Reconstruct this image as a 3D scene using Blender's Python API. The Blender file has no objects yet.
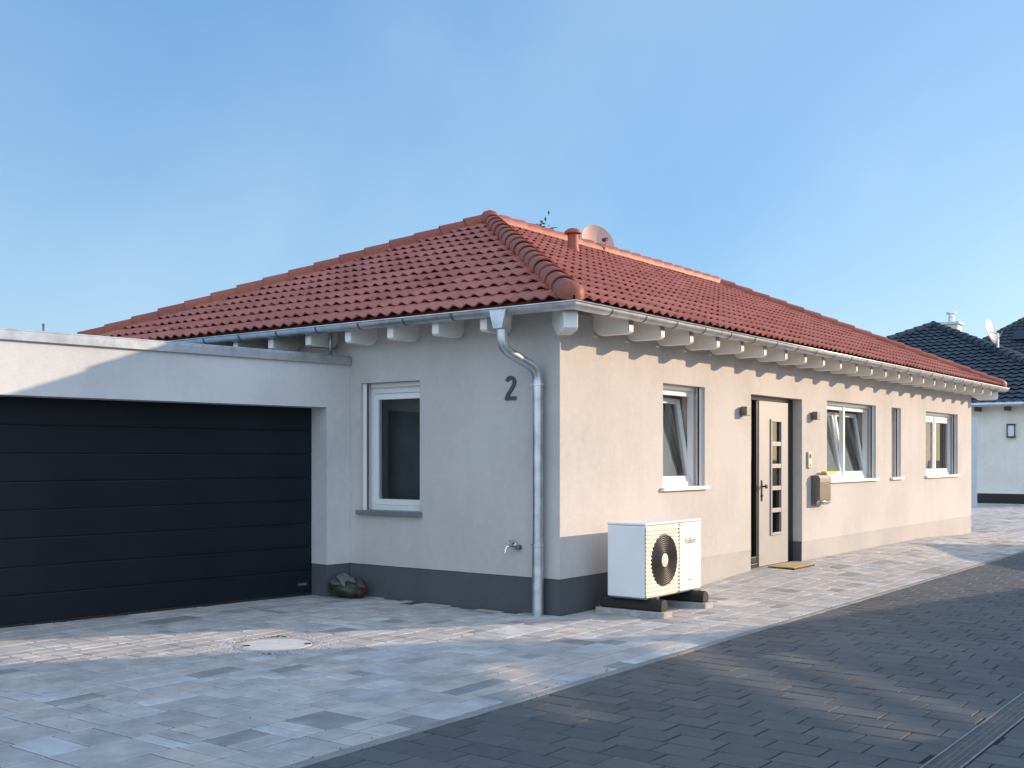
import bpy, bmesh, math, random
from mathutils import Vector, Matrix
R = random.Random(7)
sc = bpy.context.scene
col = sc.collection
PI = math.pi

# ------------------------------------------------------------------ helpers
class MB:
    """collects faces in world coordinates; build() links them as one mesh object"""
    def __init__(s, fn=None):
        s.v = []; s.f = []; s.tone = []; s.fn = fn; s.t = 0.0
    def p(s, x, y, z):
        s.v.append(s.fn(x, y, z) if s.fn else (x, y, z)); return len(s.v) - 1
    def face(s, idx):
        s.f.append(tuple(idx)); s.tone.append(s.t)
    def poly(s, pts):
        s.face([s.p(*q) for q in pts])
    def box(s, x0, x1, y0, y1, z0, z1):
        i = [s.p(x, y, z) for z in (z0, z1) for y in (y0, y1) for x in (x0, x1)]
        for f in ((0,2,3,1),(4,5,7,6),(0,1,5,4),(2,6,7,3),(0,4,6,2),(1,3,7,5)):
            s.face([i[k] for k in f])
    def prism(s, pts, axis, a0, a1):
        """extrude 2-D outline along an axis: 'x' pts=(y,z), 'y' pts=(x,z), 'z' pts=(x,y)"""
        def mk(u, w, a):
            return {'x': (a, u, w), 'y': (u, a, w), 'z': (u, w, a)}[axis]
        A = [s.p(*mk(u, w, a0)) for u, w in pts]; B = [s.p(*mk(u, w, a1)) for u, w in pts]
        n = len(pts)
        for k in range(n):
            s.face((A[k], A[(k+1) % n], B[(k+1) % n], B[k]))
        s.face(A[::-1]); s.face(B)
    def tube(s, path, rad, n=12, cap=True, closed=False):
        path = [Vector(q) for q in path]; rings = []
        if not hasattr(rad, '__len__'): rad = [rad] * len(path)
        prev = None
        for k, q in enumerate(path):
            if closed: d = path[(k+1) % len(path)] - path[k-1]
            elif k == 0: d = path[1] - path[0]
            elif k == len(path)-1: d = path[-1] - path[-2]
            else: d = (path[k+1]-q).normalized() + (q-path[k-1]).normalized()
            d.normalize()
            if prev is None:
                u = d.orthogonal().normalized()
            else:
                u = (prev - d*prev.dot(d)).normalized()
            prev = u; w = d.cross(u)
            rings.append([s.p(*(q + rad[k]*(math.cos(2*PI*j/n)*u + math.sin(2*PI*j/n)*w))) for j in range(n)])
        m = len(rings)
        for k in range(m if closed else m-1):
            A = rings[k]; B = rings[(k+1) % m]
            for j in range(n):
                s.face((A[j], A[(j+1) % n], B[(j+1) % n], B[j]))
        if cap and not closed:
            s.face(rings[0][::-1]); s.face(rings[-1])
    def lathe(s, prof, c, axis=(0,0,1), n=24, cap=True):
        """prof = (radius, height) along axis from point c"""
        ax = Vector(axis).normalized(); u = ax.orthogonal().normalized(); w = ax.cross(u); c = Vector(c); rings = []
        for r, h in prof:
            rings.append([s.p(*(c + ax*h + r*(math.cos(2*PI*j/n)*u + math.sin(2*PI*j/n)*w))) for j in range(n)])
        for A, B in zip(rings, rings[1:]):
            for j in range(n):
                s.face((A[j], A[(j+1) % n], B[(j+1) % n], B[j]))
        if cap:
            s.face(rings[0][::-1]); s.face(rings[-1])
    def build(s, name, mat, parent=None, smooth=False, bevel=0.0, fixn=True, autosmooth=None):
        me = bpy.data.meshes.new(name)
        if parent is not None:
            im = world_of(parent).inverted()
            vs = [tuple(im @ Vector(q)) for q in s.v]
        else: vs = s.v
        me.from_pydata(vs, [], s.f)
        if any(s.tone):
            at = me.attributes.new('tone', 'FLOAT', 'FACE'); at.data.foreach_set('value', s.tone)
        me.materials.append(mat)
        if fixn:
            bm = bmesh.new(); bm.from_mesh(me)
            bmesh.ops.recalc_face_normals(bm, faces=bm.faces); bm.to_mesh(me); bm.free()
        if smooth or autosmooth:
            me.polygons.foreach_set('use_smooth', [True]*len(me.polygons))
            if autosmooth: me.set_sharp_from_angle(angle=math.radians(autosmooth))
        o = bpy.data.objects.new(name, me); col.objects.link(o)
        if parent is not None: o.parent = parent
        if bevel:
            b = o.modifiers.new('bevel', 'BEVEL'); b.width = bevel; b.segments = 2; b.limit_method = 'ANGLE'; b.angle_limit = math.radians(40)
        return o
def world_of(o):
    m = o.matrix_basis.copy()
    while o.parent is not None:
        o = o.parent; m = o.matrix_basis @ m
    return m
def tag(o, label=None, cat=None, group=None, kind=None):
    if label: o['label'] = label
    if cat: o['category'] = cat
    if group: o['group'] = group
    if kind: o['kind'] = kind
    return o
def thing(name, loc, label, cat, group=None, rz=0.0):
    o = bpy.data.objects.new(name, None); o.empty_display_size = .2; col.objects.link(o)
    o.location = loc; o.rotation_euler = (0, 0, rz)
    return tag(o, label, cat, group)
def smooth(a, b, x):
    t = max(0.0, min(1.0, (x-a)/(b-a))); return t*t*(3-2*t)

# ------------------------------------------------------------------ materials
def nodes(name):
    m = bpy.data.materials.new(name); m.use_nodes = True
    nt = m.node_tree; return m, nt, nt.nodes['Principled BSDF']
def N(nt, t, **k):
    n = nt.nodes.new(t)
    for a, b in k.items():
        if a.startswith('i_'): n.inputs[a[2:].replace('_', ' ')].default_value = b
        else: setattr(n, a, b)
    return n
def ramp(nt, stops, interp='LINEAR'):
    n = nt.nodes.new('ShaderNodeValToRGB'); n.color_ramp.interpolation = interp
    e = n.color_ramp.elements
    while len(e) < len(stops): e.new(.5)
    for k, (pos, c) in enumerate(stops):
        e[k].position = pos; e[k].color = (*c, 1) if len(c) == 3 else c
    return n
def plain(name, c, rough=.6, metal=0.0, var=.12, scale=6.0, bump=0.0, bscale=60.0, spec=.5, coat=0.0):
    """base colour broken up by slow noise, with a fine bump"""
    m, nt, b = nodes(name)
    tc = N(nt, 'ShaderNodeTexCoord')
    no = N(nt, 'ShaderNodeTexNoise'); no.inputs['Scale'].default_value = scale; no.inputs['Detail'].default_value = 6
    nt.links.new(tc.outputs['Object'], no.inputs['Vector'])
    r = ramp(nt, [(.3, tuple(x*(1-var) for x in c)), (.7, tuple(min(1, x*(1+var*.6)) for x in c))])
    nt.links.new(no.outputs['Fac'], r.inputs['Fac']); nt.links.new(r.outputs['Color'], b.inputs['Base Color'])
    b.inputs['Roughness'].default_value = rough; b.inputs['Metallic'].default_value = metal
    b.inputs['Specular IOR Level'].default_value = spec
    if coat: b.inputs['Coat Weight'].default_value = coat
    if bump:
        n2 = N(nt, 'ShaderNodeTexNoise'); n2.inputs['Scale'].default_value = bscale; n2.inputs['Detail'].default_value = 4
        nt.links.new(tc.outputs['Object'], n2.inputs['Vector'])
        bp = N(nt, 'ShaderNodeBump'); bp.inputs['Strength'].default_value = bump; bp.inputs['Distance'].default_value = .01
        nt.links.new(n2.outputs['Fac'], bp.inputs['Height']); nt.links.new(bp.outputs['Normal'], b.inputs['Normal'])
    return m
def plaster(name, c, grain=.35):
    m, nt, b = nodes(name)
    tc = N(nt, 'ShaderNodeTexCoord')
    a = N(nt, 'ShaderNodeTexNoise'); a.inputs['Scale'].default_value = .9; a.inputs['Detail'].default_value = 5
    f = N(nt, 'ShaderNodeTexNoise'); f.inputs['Scale'].default_value = 11; f.inputs['Detail'].default_value = 9; f.inputs['Roughness'].default_value = .7
    st = N(nt, 'ShaderNodeTexNoise'); st.inputs['Scale'].default_value = 2.0; st.inputs['Detail'].default_value = 4
    mp = N(nt, 'ShaderNodeMapping'); mp.inputs['Scale'].default_value = (3.0, 3.0, .35)
    nt.links.new(tc.outputs['Object'], a.inputs['Vector']); nt.links.new(tc.outputs['Object'], f.inputs['Vector'])
    nt.links.new(tc.outputs['Object'], mp.inputs['Vector']); nt.links.new(mp.outputs['Vector'], st.inputs['Vector'])
    ad = N(nt, 'ShaderNodeMath', operation='ADD'); nt.links.new(a.outputs['Fac'], ad.inputs[0])
    ml = N(nt, 'ShaderNodeMath', operation='MULTIPLY'); ml.inputs[1].default_value = .20
    nt.links.new(st.outputs['Fac'], ml.inputs[0])
    m3 = N(nt, 'ShaderNodeMath', operation='MULTIPLY'); m3.inputs[1].default_value = .55
    nt.links.new(f.outputs['Fac'], m3.inputs[0])
    a2 = N(nt, 'ShaderNodeMath', operation='ADD'); nt.links.new(ml.outputs[0], a2.inputs[0]); nt.links.new(m3.outputs[0], a2.inputs[1])
    nt.links.new(a2.outputs[0], ad.inputs[1])
    r = ramp(nt, [(.62, tuple(x*.88 for x in c)), (1.0, tuple(min(1, x*1.05) for x in c))])
    nt.links.new(ad.outputs[0], r.inputs['Fac']); nt.links.new(r.outputs['Color'], b.inputs['Base Color'])
    b.inputs['Roughness'].default_value = .92; b.inputs['Specular IOR Level'].default_value = .2
    g = N(nt, 'ShaderNodeTexVoronoi'); g.inputs['Scale'].default_value = 150
    nt.links.new(tc.outputs['Object'], g.inputs['Vector'])
    mx = N(nt, 'ShaderNodeMath', operation='ADD'); nt.links.new(g.outputs['Distance'], mx.inputs[0]); nt.links.new(f.outputs['Fac'], mx.inputs[1])
    bp = N(nt, 'ShaderNodeBump'); bp.inputs['Strength'].default_value = grain; bp.inputs['Distance'].default_value = .006
    nt.links.new(mx.outputs[0], bp.inputs['Height']); nt.links.new(bp.outputs['Normal'], b.inputs['Normal'])
    return m
def toned(name, stops, rough=.75, var=.2, vscale=7.0, bump=.25, bscale=120.0, spec=.4, interp='LINEAR', stain=0.0):
    """colour picked per piece from its own 'tone' value, mottled by noise"""
    m, nt, b = nodes(name)
    at = N(nt, 'ShaderNodeAttribute', attribute_name='tone')
    r = ramp(nt, stops, interp); nt.links.new(at.outputs['Fac'], r.inputs['Fac'])
    tc = N(nt, 'ShaderNodeTexCoord')
    no = N(nt, 'ShaderNodeTexNoise'); no.inputs['Scale'].default_value = vscale; no.inputs['Detail'].default_value = 8; no.inputs['Roughness'].default_value = .65
    nt.links.new(tc.outputs['Object'], no.inputs['Vector'])
    r2 = ramp(nt, [(.28, (1-var,)*3), (.72, (1+var*.4,)*3)]); nt.links.new(no.outputs['Fac'], r2.inputs['Fac'])
    mx = N(nt, 'ShaderNodeMix', data_type='RGBA', blend_type='MULTIPLY'); mx.inputs[0].default_value = 1
    nt.links.new(r.outputs['Color'], mx.inputs[6]); nt.links.new(r2.outputs['Color'], mx.inputs[7])
    out = mx.outputs[2]
    if stain:
        n3 = N(nt, 'ShaderNodeTexNoise'); n3.inputs['Scale'].default_value = .55; n3.inputs['Detail'].default_value = 7
        nt.links.new(tc.outputs['Object'], n3.inputs['Vector'])
        r3 = ramp(nt, [(.35, (1-stain,)*3), (.65, (1, 1, 1))]); nt.links.new(n3.outputs['Fac'], r3.inputs['Fac'])
        m2 = N(nt, 'ShaderNodeMix', data_type='RGBA', blend_type='MULTIPLY'); m2.inputs[0].default_value = 1
        nt.links.new(out, m2.inputs[6]); nt.links.new(r3.outputs['Color'], m2.inputs[7]); out = m2.outputs[2]
    nt.links.new(out, b.inputs['Base Color'])
    b.inputs['Roughness'].default_value = rough; b.inputs['Specular IOR Level'].default_value = spec
    n2 = N(nt, 'ShaderNodeTexNoise'); n2.inputs['Scale'].default_value = bscale; n2.inputs['Detail'].default_value = 5
    nt.links.new(tc.outputs['Object'], n2.inputs['Vector'])
    bp = N(nt, 'ShaderNodeBump'); bp.inputs['Strength'].default_value = bump; bp.inputs['Distance'].default_value = .006
    nt.links.new(n2.outputs['Fac'], bp.inputs['Height']); nt.links.new(bp.outputs['Normal'], b.inputs['Normal'])
    return m
def glass(name, tint=(.75, .8, .8), ior=1.75):
    m, nt, b = nodes(name); nt.nodes.remove(b)
    out = nt.nodes['Material Output']
    tr = N(nt, 'ShaderNodeBsdfTransparent'); tr.inputs['Color'].default_value = (*tint, 1)
    gl = N(nt, 'ShaderNodeBsdfGlossy'); gl.inputs['Roughness'].default_value = .02
    lw = N(nt, 'ShaderNodeFresnel'); lw.inputs['IOR'].default_value = ior
    mx = N(nt, 'ShaderNodeMixShader')
    ge = N(nt, 'ShaderNodeNewGeometry'); fr = N(nt, 'ShaderNodeMath', operation='SUBTRACT'); fr.inputs[0].default_value = 1.0
    nt.links.new(ge.outputs['Backfacing'], fr.inputs[1]); fm = N(nt, 'ShaderNodeMath', operation='MULTIPLY')
    nt.links.new(lw.outputs[0], fm.inputs[0]); nt.links.new(fr.outputs[0], fm.inputs[1])       # the far face of the pane adds no second mirror
    nt.links.new(fm.outputs[0], mx.inputs[0]); nt.links.new(tr.outputs[0], mx.inputs[1]); nt.links.new(gl.outputs[0], mx.inputs[2])
    nt.links.new(mx.outputs[0], out.inputs['Surface'])
    return m
M = {}
M['plaster'] = plaster('cream_plaster', (.56, .525, .495))
M['plaster_garage'] = plaster('pale_plaster', (.62, .615, .61), .25)
M['plinth'] = plaster('anthracite_plinth_paint', (.10, .107, .115), .25)
M['plinth_sunlit'] = plaster('sunlit_plinth_copy', (.47, .445, .42), .2)  # lit copy of the anthracite plinth, sun fade put into the colour
M['white'] = plain('white_paint', (.90, .87, .81), .5, var=.05, bump=.08, bscale=40)
M['pvc'] = plain('white_window_plastic', (.82, .83, .83), .3, var=.03)
M['zinc'] = plain('zinc_sheet', (.58, .60, .62), 0.37, .86, var=.22, scale=9, bump=.06, bscale=20)
M['zinc_dark'] = plain('dark_rafter_end_shade', (.17, .18, .20), .5, .6)
M['alu'] = plain('grey_aluminium_sill', (.24, .25, .26), .45, .3, var=.06)
M['steel'] = plain('brushed_stainless_steel', (.52, .49, .45), .3, .9, var=.1, scale=14)
M['chrome'] = plain('polished_chrome', (.7, .7, .7), .14, 1.0, var=.03)
M['anthracite'] = plain('anthracite_door_paint', (.0105, .0145, .020), .40, var=.25, scale=1.2, bump=.07, bscale=110, spec=.18)
M['black'] = plain('black_frame', (.012, .013, .015), .35, var=.1)
M['rubber'] = plain('black_rubber', (.018, .017, .016), .75, var=.3, scale=30, bump=.2, bscale=120)
M['number'] = plain('anthracite_numeral', (.06, .065, .07), .5, var=.05)
M['doorleaf'] = plain('grey_beige_door_paint', (.37, .36, .35), .45, var=.04)
M['glass'] = glass('window_glass', (.82, .85, .85))
M['darkglass'] = glass('door_glass', (.5, .52, .52))
M['casing'] = plain('white_powder_coated_steel', (.76, .765, .77), .4, var=.03)
M['grille'] = plain('cream_grille_plastic', (.72, .66, .54), .5, var=.06)
M['fan'] = plain('dark_fan_plastic', (.055, .050, .046), .35, var=.2)
M['logo'] = plain('grey_lettering', (.30, .29, .29), .5, var=.02)
M['concrete'] = plain('concrete', (.40, .385, .37), .85, var=.25, scale=14, bump=.3, bscale=80)
M['lid'] = plain('pale_concrete_lid', (.56, .56, .55), .8, var=.12, scale=9, bump=.2, bscale=120)
M['mat'] = plain('ochre_coir', (.62, .43, .17), .95, var=.3, scale=40, bump=.8, bscale=300)
M['yellow'] = plain('yellow_paper', (.75, .52, .03), .6, var=.08)
M['mail'] = plain('dark_bronze_letterbox', (.16, .148, .13), .38, .55, var=.12, scale=20)
M['interior'] = plain('inside_wall_paint', (.78, .75, .70), .9, var=.1, scale=1)
M['floor_in'] = plain('inside_floor', (.22, .17, .12), .6, var=.3, scale=3)
M['curtain'] = plain('curtain_cloth', (.35, .29, .23), .9, var=.3, scale=8)
M['pane_fill'] = plain('white_pane_fill', (.72, .70, .66), .9, var=.12, scale=8)  # white cloth added behind panes to brighten them
M['pane_backing'] = plain('dark_grey_backing', (.13, .14, .145), .9, var=.15, scale=5)
M['pot'] = plain('pale_ceramic', (.6, .58, .55), .5, var=.1)
M['dish'] = plain('brick_red_dish_paint', (.56, .33, .27), .4, var=.06)
M['dish_grey'] = plain('light_grey_dish_paint', (.55, .54, .52), .4, var=.1)
M['dish_dark'] = plain('dark_plastic', (.03, .025, .03), .5, var=.1)
M['soil_bag'] = plain('green_printed_plastic', (.038, .042, .022), .45, var=.7, scale=9, bump=.5, bscale=25)
M['red_bag'] = plain('dark_red_printed_plastic', (.06, .02, .017), .45, var=.6, scale=12, bump=.5, bscale=25)
M['film'] = plain('crumpled_grey_film', (.12, .125, .122), .3, var=.5, scale=14, bump=.8, bscale=22)
M['rubble'] = plain('pale_mortar_crumbs', (.50, .48, .45), .9, var=.4, scale=30, bump=.6, bscale=70)
M['plate'] = plain('dull_metal_plate', (.09, .09, .09), .4, .5, var=.3, scale=60)
M['earth'] = plain('bare_ground', (.20, .18, .15), .95, var=.3, scale=.8, bump=.4, bscale=15)
M['tile'] = toned('red_clay_tile', [(0, (.38, .115, .078)), (.5, (.43, .135, .092)), (1, (.49, .162, .112))], .46, .16, 18, .12, 90, .34)
M['cap'] = toned('red_clay_ridge_tile', [(0, (.29, .088, .057)), (1, (.37, .120, .080))], .52, .22, 16, .1, 90, .2)
M['slate'] = toned('anthracite_concrete_tile', [(0, (.030, .038, .052)), (1, (.05, .062, .082))], .5, .2, 9, .1, 60, .45)
M['paver'] = toned('mixed_shell_limestone_paver', [(0, (.30, .295, .295)), (.05, (.36, .35, .345)), (.10, (.47, .45, .435)), (.38, (.54, .505, .475)), (.62, (.57, .55, .53)),
              (.74, (.60, .515, .455)), (.84, (.53, .53, .54)), (1, (.66, .64, .62))], .66, .36, 4.2, .35, 160, .4, stain=.14)
M['lane'] = toned('dark_grey_concrete_paver', [(0, (.088, .092, .098)), (.5, (.104, .108, .113)), (1, (.126, .128, .13))], .62, .22, 9, .4, 220, .4, stain=.18)
M['joint_light'] = plain('sand_joint', (.10, .095, .09), .95, var=.3, scale=20)
M['joint_dark'] = plain('dark_joint', (.035, .035, .037), .95, var=.3, scale=20)
M['kerb'] = plain('grey_edging_stone', (.26, .255, .25), .85, var=.2, scale=5, bump=.3, bscale=120)
M['grate'] = plain('galvanised_grate', (.28, .28, .285), .45, .8, var=.2, scale=20)
M['void'] = plain('dark_channel', (.012, .012, .012), .9, var=.1)
M['bark'] = plain('brown_bark', (.10, .075, .05), .95, var=.35, scale=8, bump=.6, bscale=25)
M['leaf'] = toned('green_leaves', [(0, (.04, .07, .018)), (1, (.11, .15, .04))], .55, .2, 3, 0, 10, .3)
M['solar'] = plain('dark_blue_solar_glass', (.03, .037, .05), .25, .1, var=.08, scale=.6)
M['slatehouse'] = plaster('pale_yellow_plaster', (.86, .82, .72), .2)
M['whitehouse'] = plaster('white_plaster', (.70, .69, .66), .2)
M['screen'] = plain('pale_blue_grey_panel', (.56, .62, .64), .6, var=.05)
M['steelbright'] = plain('bright_steel_flue', (.6, .62, .66), .25, .9, var=.1)

# ------------------------------------------------------------------ camera, sky, sun
cam = bpy.data.cameras.new('camera'); co = bpy.data.objects.new('camera', cam); col.objects.link(co)
co.location = (5.924, -8.669, 1.5); co.rotation_euler = (PI/2, 0, math.radians(36.81))
cam.sensor_width = 36; cam.lens = 36*1113/1024; cam.shift_y = 73/1024; cam.clip_end = 3000; cam.clip_start = .05
sc.camera = co
SUN_EL = math.radians(15.6); SUN_AZ = math.atan2(.588, .809)
w = bpy.data.worlds.new('World'); sc.world = w; w.use_nodes = True
nt = w.node_tree; bg = nt.nodes['Background']
sky = nt.nodes.new('ShaderNodeTexSky'); sky.sky_type = 'NISHITA'; sky.sun_disc = False
sky.sun_elevation = SUN_EL; sky.sun_rotation = SUN_AZ; sky.air_density = 1.0; sky.dust_density = .6; sky.ozone_density = 1.6
skm = nt.nodes.new('ShaderNodeMix'); skm.data_type = 'RGBA'; skm.blend_type = 'MULTIPLY'; skm.inputs[0].default_value = 1; skm.inputs[7].default_value = (.62, .64, .66, 1)
nt.links.new(sky.outputs[0], skm.inputs[6])
# thin high veil over the clear sky
wtc = nt.nodes.new('ShaderNodeTexCoord'); wno = nt.nodes.new('ShaderNodeTexNoise'); wno.inputs['Scale'].default_value = 1.25; wno.inputs['Detail'].default_value = 6; wno.inputs['Distortion'].default_value = .6
nt.links.new(wtc.outputs['Generated'], wno.inputs['Vector'])
wr = ramp(nt, [(.36, (.42, 1.42, 2.92)), (.66, (1.35, 2.25, 3.35))]); nt.links.new(wno.outputs['Fac'], wr.inputs['Fac'])
wad = nt.nodes.new('ShaderNodeMix'); wad.data_type = 'RGBA'; wad.blend_type = 'ADD'; wad.inputs[0].default_value = 1
nt.links.new(skm.outputs[2], wad.inputs[6]); nt.links.new(wr.outputs['Color'], wad.inputs[7]); 
# added fill glow behind the camera, unseen, lifts the shaded sides
dt = nt.nodes.new('ShaderNodeVectorMath'); dt.operation = 'DOT_PRODUCT'; dt.inputs[1].default_value = (.62, -.72, .32)
nt.links.new(wtc.outputs['Generated'], dt.inputs[0])
mr = nt.nodes.new('ShaderNodeMapRange'); mr.interpolation_type = 'SMOOTHSTEP'; mr.inputs[1].default_value = -.15; mr.inputs[2].default_value = .75
nt.links.new(dt.outputs['Value'], mr.inputs[0])
wn2 = nt.nodes.new('ShaderNodeTexNoise'); wn2.inputs['Scale'].default_value = 3.2; wn2.inputs['Detail'].default_value = 6
nt.links.new(wtc.outputs['Generated'], wn2.inputs['Vector'])
wr2 = ramp(nt, [(.35, (.55,)*3), (.65, (1,)*3)]); nt.links.new(wn2.outputs['Fac'], wr2.inputs['Fac'])
mlt = nt.nodes.new('ShaderNodeMath'); mlt.operation = 'MULTIPLY'; nt.links.new(mr.outputs[0], mlt.inputs[0]); nt.links.new(wr2.outputs['Color'], mlt.inputs[1])
wc = nt.nodes.new('ShaderNodeMix'); wc.data_type = 'RGBA'; wc.blend_type = 'ADD'; wc.inputs[7].default_value = (5.7, 6.1, 6.6, 1)
nt.links.new(mlt.outputs[0], wc.inputs[0]); nt.links.new(wad.outputs[2], wc.inputs[6]); nt.links.new(wc.outputs[2], bg.inputs[0]); bg.inputs[1].default_value = .10
sl = bpy.data.lights.new('sun', 'SUN'); sl.energy = 3.9; sl.angle = math.radians(.53); sl.color = (1.0, .75, .52)
so = bpy.data.objects.new('sun', sl); col.objects.link(so)
sd = Vector((math.sin(SUN_AZ)*math.cos(SUN_EL), math.cos(SUN_AZ)*math.cos(SUN_EL), math.sin(SUN_EL)))
so.rotation_euler = sd.to_track_quat('Z', 'Y').to_euler(); so.location = (20, 20, 20)
vs = sc.view_settings; vs.view_transform = 'Standard'; vs.look = 'None'; vs.exposure = .62; vs.gamma = 1; vs.use_curve_mapping = False
sc.cycles.use_denoising = True
sc.cycles.max_bounces = 8; sc.cycles.diffuse_bounces = 4; sc.cycles.transparent_max_bounces = 12
sc.cycles.sample_clamp_indirect = 6; sc.cycles.caustics_reflective = False; sc.cycles.caustics_refractive = False

# ------------------------------------------------------------------ ground
def gz(x, y):
    """paving height: a gentle rise towards the entrance"""
    return .085*smooth(1.7, .05, x)*smooth(2.2, 4.4, y)*(1-smooth(11.0, 14.0, y))
b = MB(); b.poly([(-400, -300, -.07), (400, -300, -.07), (400, 500, -.07), (-400, 500, -.07)])
tag(b.build('ground', M['earth']), kind='structure')
# garage frame: origin at the inner corner, rotated
GI = Vector((-2.77, 0, 0)); GA = math.radians(7.2)
gdir = Vector((-math.sin(GA), -math.cos(GA), 0)); gin = Vector((-math.cos(GA), math.sin(GA), 0))
def G(s_, d_, z_):
    q = GI + gdir*s_ + gin*d_; return (q.x, q.y, z_)
XK = 1.80                                   # light paving meets the edging stone
def slab(b, x0, x1, y0, y1, z, g=.004, ch=.006, th=.05, tilt=.0015):
    """one paving stone: chamfered top and sides"""
    dz = [z + gz(x, y) + R.uniform(-tilt, tilt) for x, y in ((x0, y0), (x1, y0), (x1, y1), (x0, y1))]
    x0 += g; x1 -= g; y0 += g; y1 -= g
    o = [(x0, y0), (x1, y0), (x1, y1), (x0, y1)]; i_ = [(x0+ch, y0+ch), (x1-ch, y0+ch), (x1-ch, y1-ch), (x0+ch, y1-ch)]
    T = [b.p(x, y, h) for (x, y), h in zip(i_, dz)]; E_ = [b.p(x, y, h-ch*.6) for (x, y), h in zip(o, dz)]; L = [b.p(x, y, h-th) for (x, y), h in zip(o, dz)]
    b.face(T)
    for k in range(4):
        j = (k+1) % 4
        b.face((E_[k], E_[j], T[j], T[k])); b.face((L[k], L[j], E_[j], E_[k]))
def pave_band(b, x0, x1, ya, yb, skip=None):
    """a lengthwise band of mixed formats"""
    y = ya - R.uniform(0, .3)
    wd = x1 - x0
    while y < yb:
        ln = R.choice((.24, .32, .32, .40, .48, .56))
        def put(a, c, d, e):
            if skip and skip(a, c, d, e): return
            b.t = R.random()*.98+.01
            slab(b, a, c, d, e, 0, .0055, .007)
        if y + ln < ya+.05: y += ln; continue
        k = R.random()
        if k < .16: put(x0, x1, y, y+ln)
        elif k < .80:
            xm = x0 + wd*R.choice((.4, .5, .6))
            for a, c in ((x0, xm), (xm, x1)):
                if ln > .3 and R.random() < .55:
                    ym = y + ln*R.choice((.4, .5, .6)); put(a, c, y, ym); put(a, c, ym, y+ln)
                else: put(a, c, y, y+ln)
        else:
            ym = y + ln*.5; put(x0, x1, y, ym); put(x0, x1, ym, y+ln)
        y += ln
MH = Vector((-.897, -2.68, 0))
def skip(a, c, d, e):
    x, y = (a+c)/2, (d+e)/2
    if x < -.02 and y > -.02 and y < 14.45 and x > -7: return True
    if (x-MH.x)**2 + (y-MH.y)**2 < .345**2: return True
    if y > -9 and x < -2.7:
        s_ = (Vector((c, y, 0)) - GI).dot(gin)
        if s_ > .36: return True
    return False
b = MB(); x = XK
while x > -9:
    wd = .36 if x > .01 else R.choice((.34, .36, .32, .30)); x0 = x - wd
    if abs(x0) < .05: x0 = 0.0
    pave_band(b, x0, x, -13 if x0 < .01 else -13, -.0 if x0 < -.01 else 29.6, skip); x = x0
x = 0.0
while x > -9:                                # behind the house's far end
    pave_band(b, x-.4, x, 14.45, 29.6, None); x -= .4
drive = b.build('driveway_paving', M['paver'], fixn=False); tag(drive, kind='structure')
b = MB()
nx, ny = 24, 90
xs = [-9 + (XK+9)*i/nx for i in range(nx+1)]; ys = [-14 + 44.5*j/ny for j in range(ny+1)]
xs = [-9, -6, -3, -1, -.3, 0, .15, .3, .5, .7, .9, 1.1, 1.3, 1.5, 1.7, XK]
idx = [[b.p(x, y, gz(x, y)-.007) for x in xs] for y in ys]
for j in range(ny):
    for i in range(len(xs)-1): b.face((idx[j][i], idx[j][i+1], idx[j+1][i+1], idx[j+1][i]))
tag(b.build('driveway_joint_sand', M['joint_light']), kind='structure')
b = MB(); y = -13.0                          # edging stones
while y < 30: slab(b, XK, XK+.08, y, y+.5, .002, .0025, .008, .06, .001); b.t = R.random()*.98+.01; y += .5
tag(b.build('edging_strip', M['kerb'], fixn=False), kind='structure')
b = MB(); DX0, DX1 = 4.28, 4.45
y = -13.0; k = 0
while y < 34:                                # lane courses run across
    off = (0, .115, .255, .07, .18, .04, .14, .245)[k % 8] + (.0 if k % 16 < 8 else .02)
    x = XK+.08 - off
    while x < 11.5:
        a, c = max(x, XK+.082), min(x+.292, 11.5)
        b.t = R.random()*.98+.01
        for u0, u1 in (((a, min(c, DX0)),) if a < DX0 else ()) + (((max(a, DX1), c),) if c > DX1 else ()):
            if u1-u0 > .03: slab(b, u0, u1, y, y+.198, 0, .0042, .005, .05, .0022)
        x += .292
    y += .198; k += 1
tag(b.build('lane_paving', M['lane'], fixn=False), kind='structure')
b = MB(); b.poly([(XK, -14, -.011), (DX0, -14, -.011), (DX0, 35, -.011), (XK, 35, -.011)]); b.poly([(DX1, -14, -.011), (14, -14, -.011), (14, 35, -.011), (DX1, 35, -.011)])
tag(b.build('lane_joint_sand', M['joint_dark']), kind='structure')

# drain channel
dr = thing('drain_channel', (4.365, 0, 0), 'long steel mesh drain channel sunk flush in the dark lane', 'drain')
b = MB(); b.box(DX0+.002, DX0+.014, -12, 16, -.08, .003); b.box(DX1-.014, DX1-.002, -12, 16, -.08, .003); b.build('side_rail', M['grate'], dr)
b = MB(); b.box(DX0+.014, DX1-.014, -12, 16, -.09, -.07); b.build('channel_bed', M['void'], dr)
b = MB(); y = -7.0
while y < 6:
    b.box(DX0+.015, DX1-.015, y, y+.004, -.022, .001); y += .020
for xx in (DX0+.05, DX0+.083, DX0+.116): b.box(xx-.0025, xx+.0025, -7, 6, -.018, -.0005)
b.build('grate', M['grate'], dr)

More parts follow.
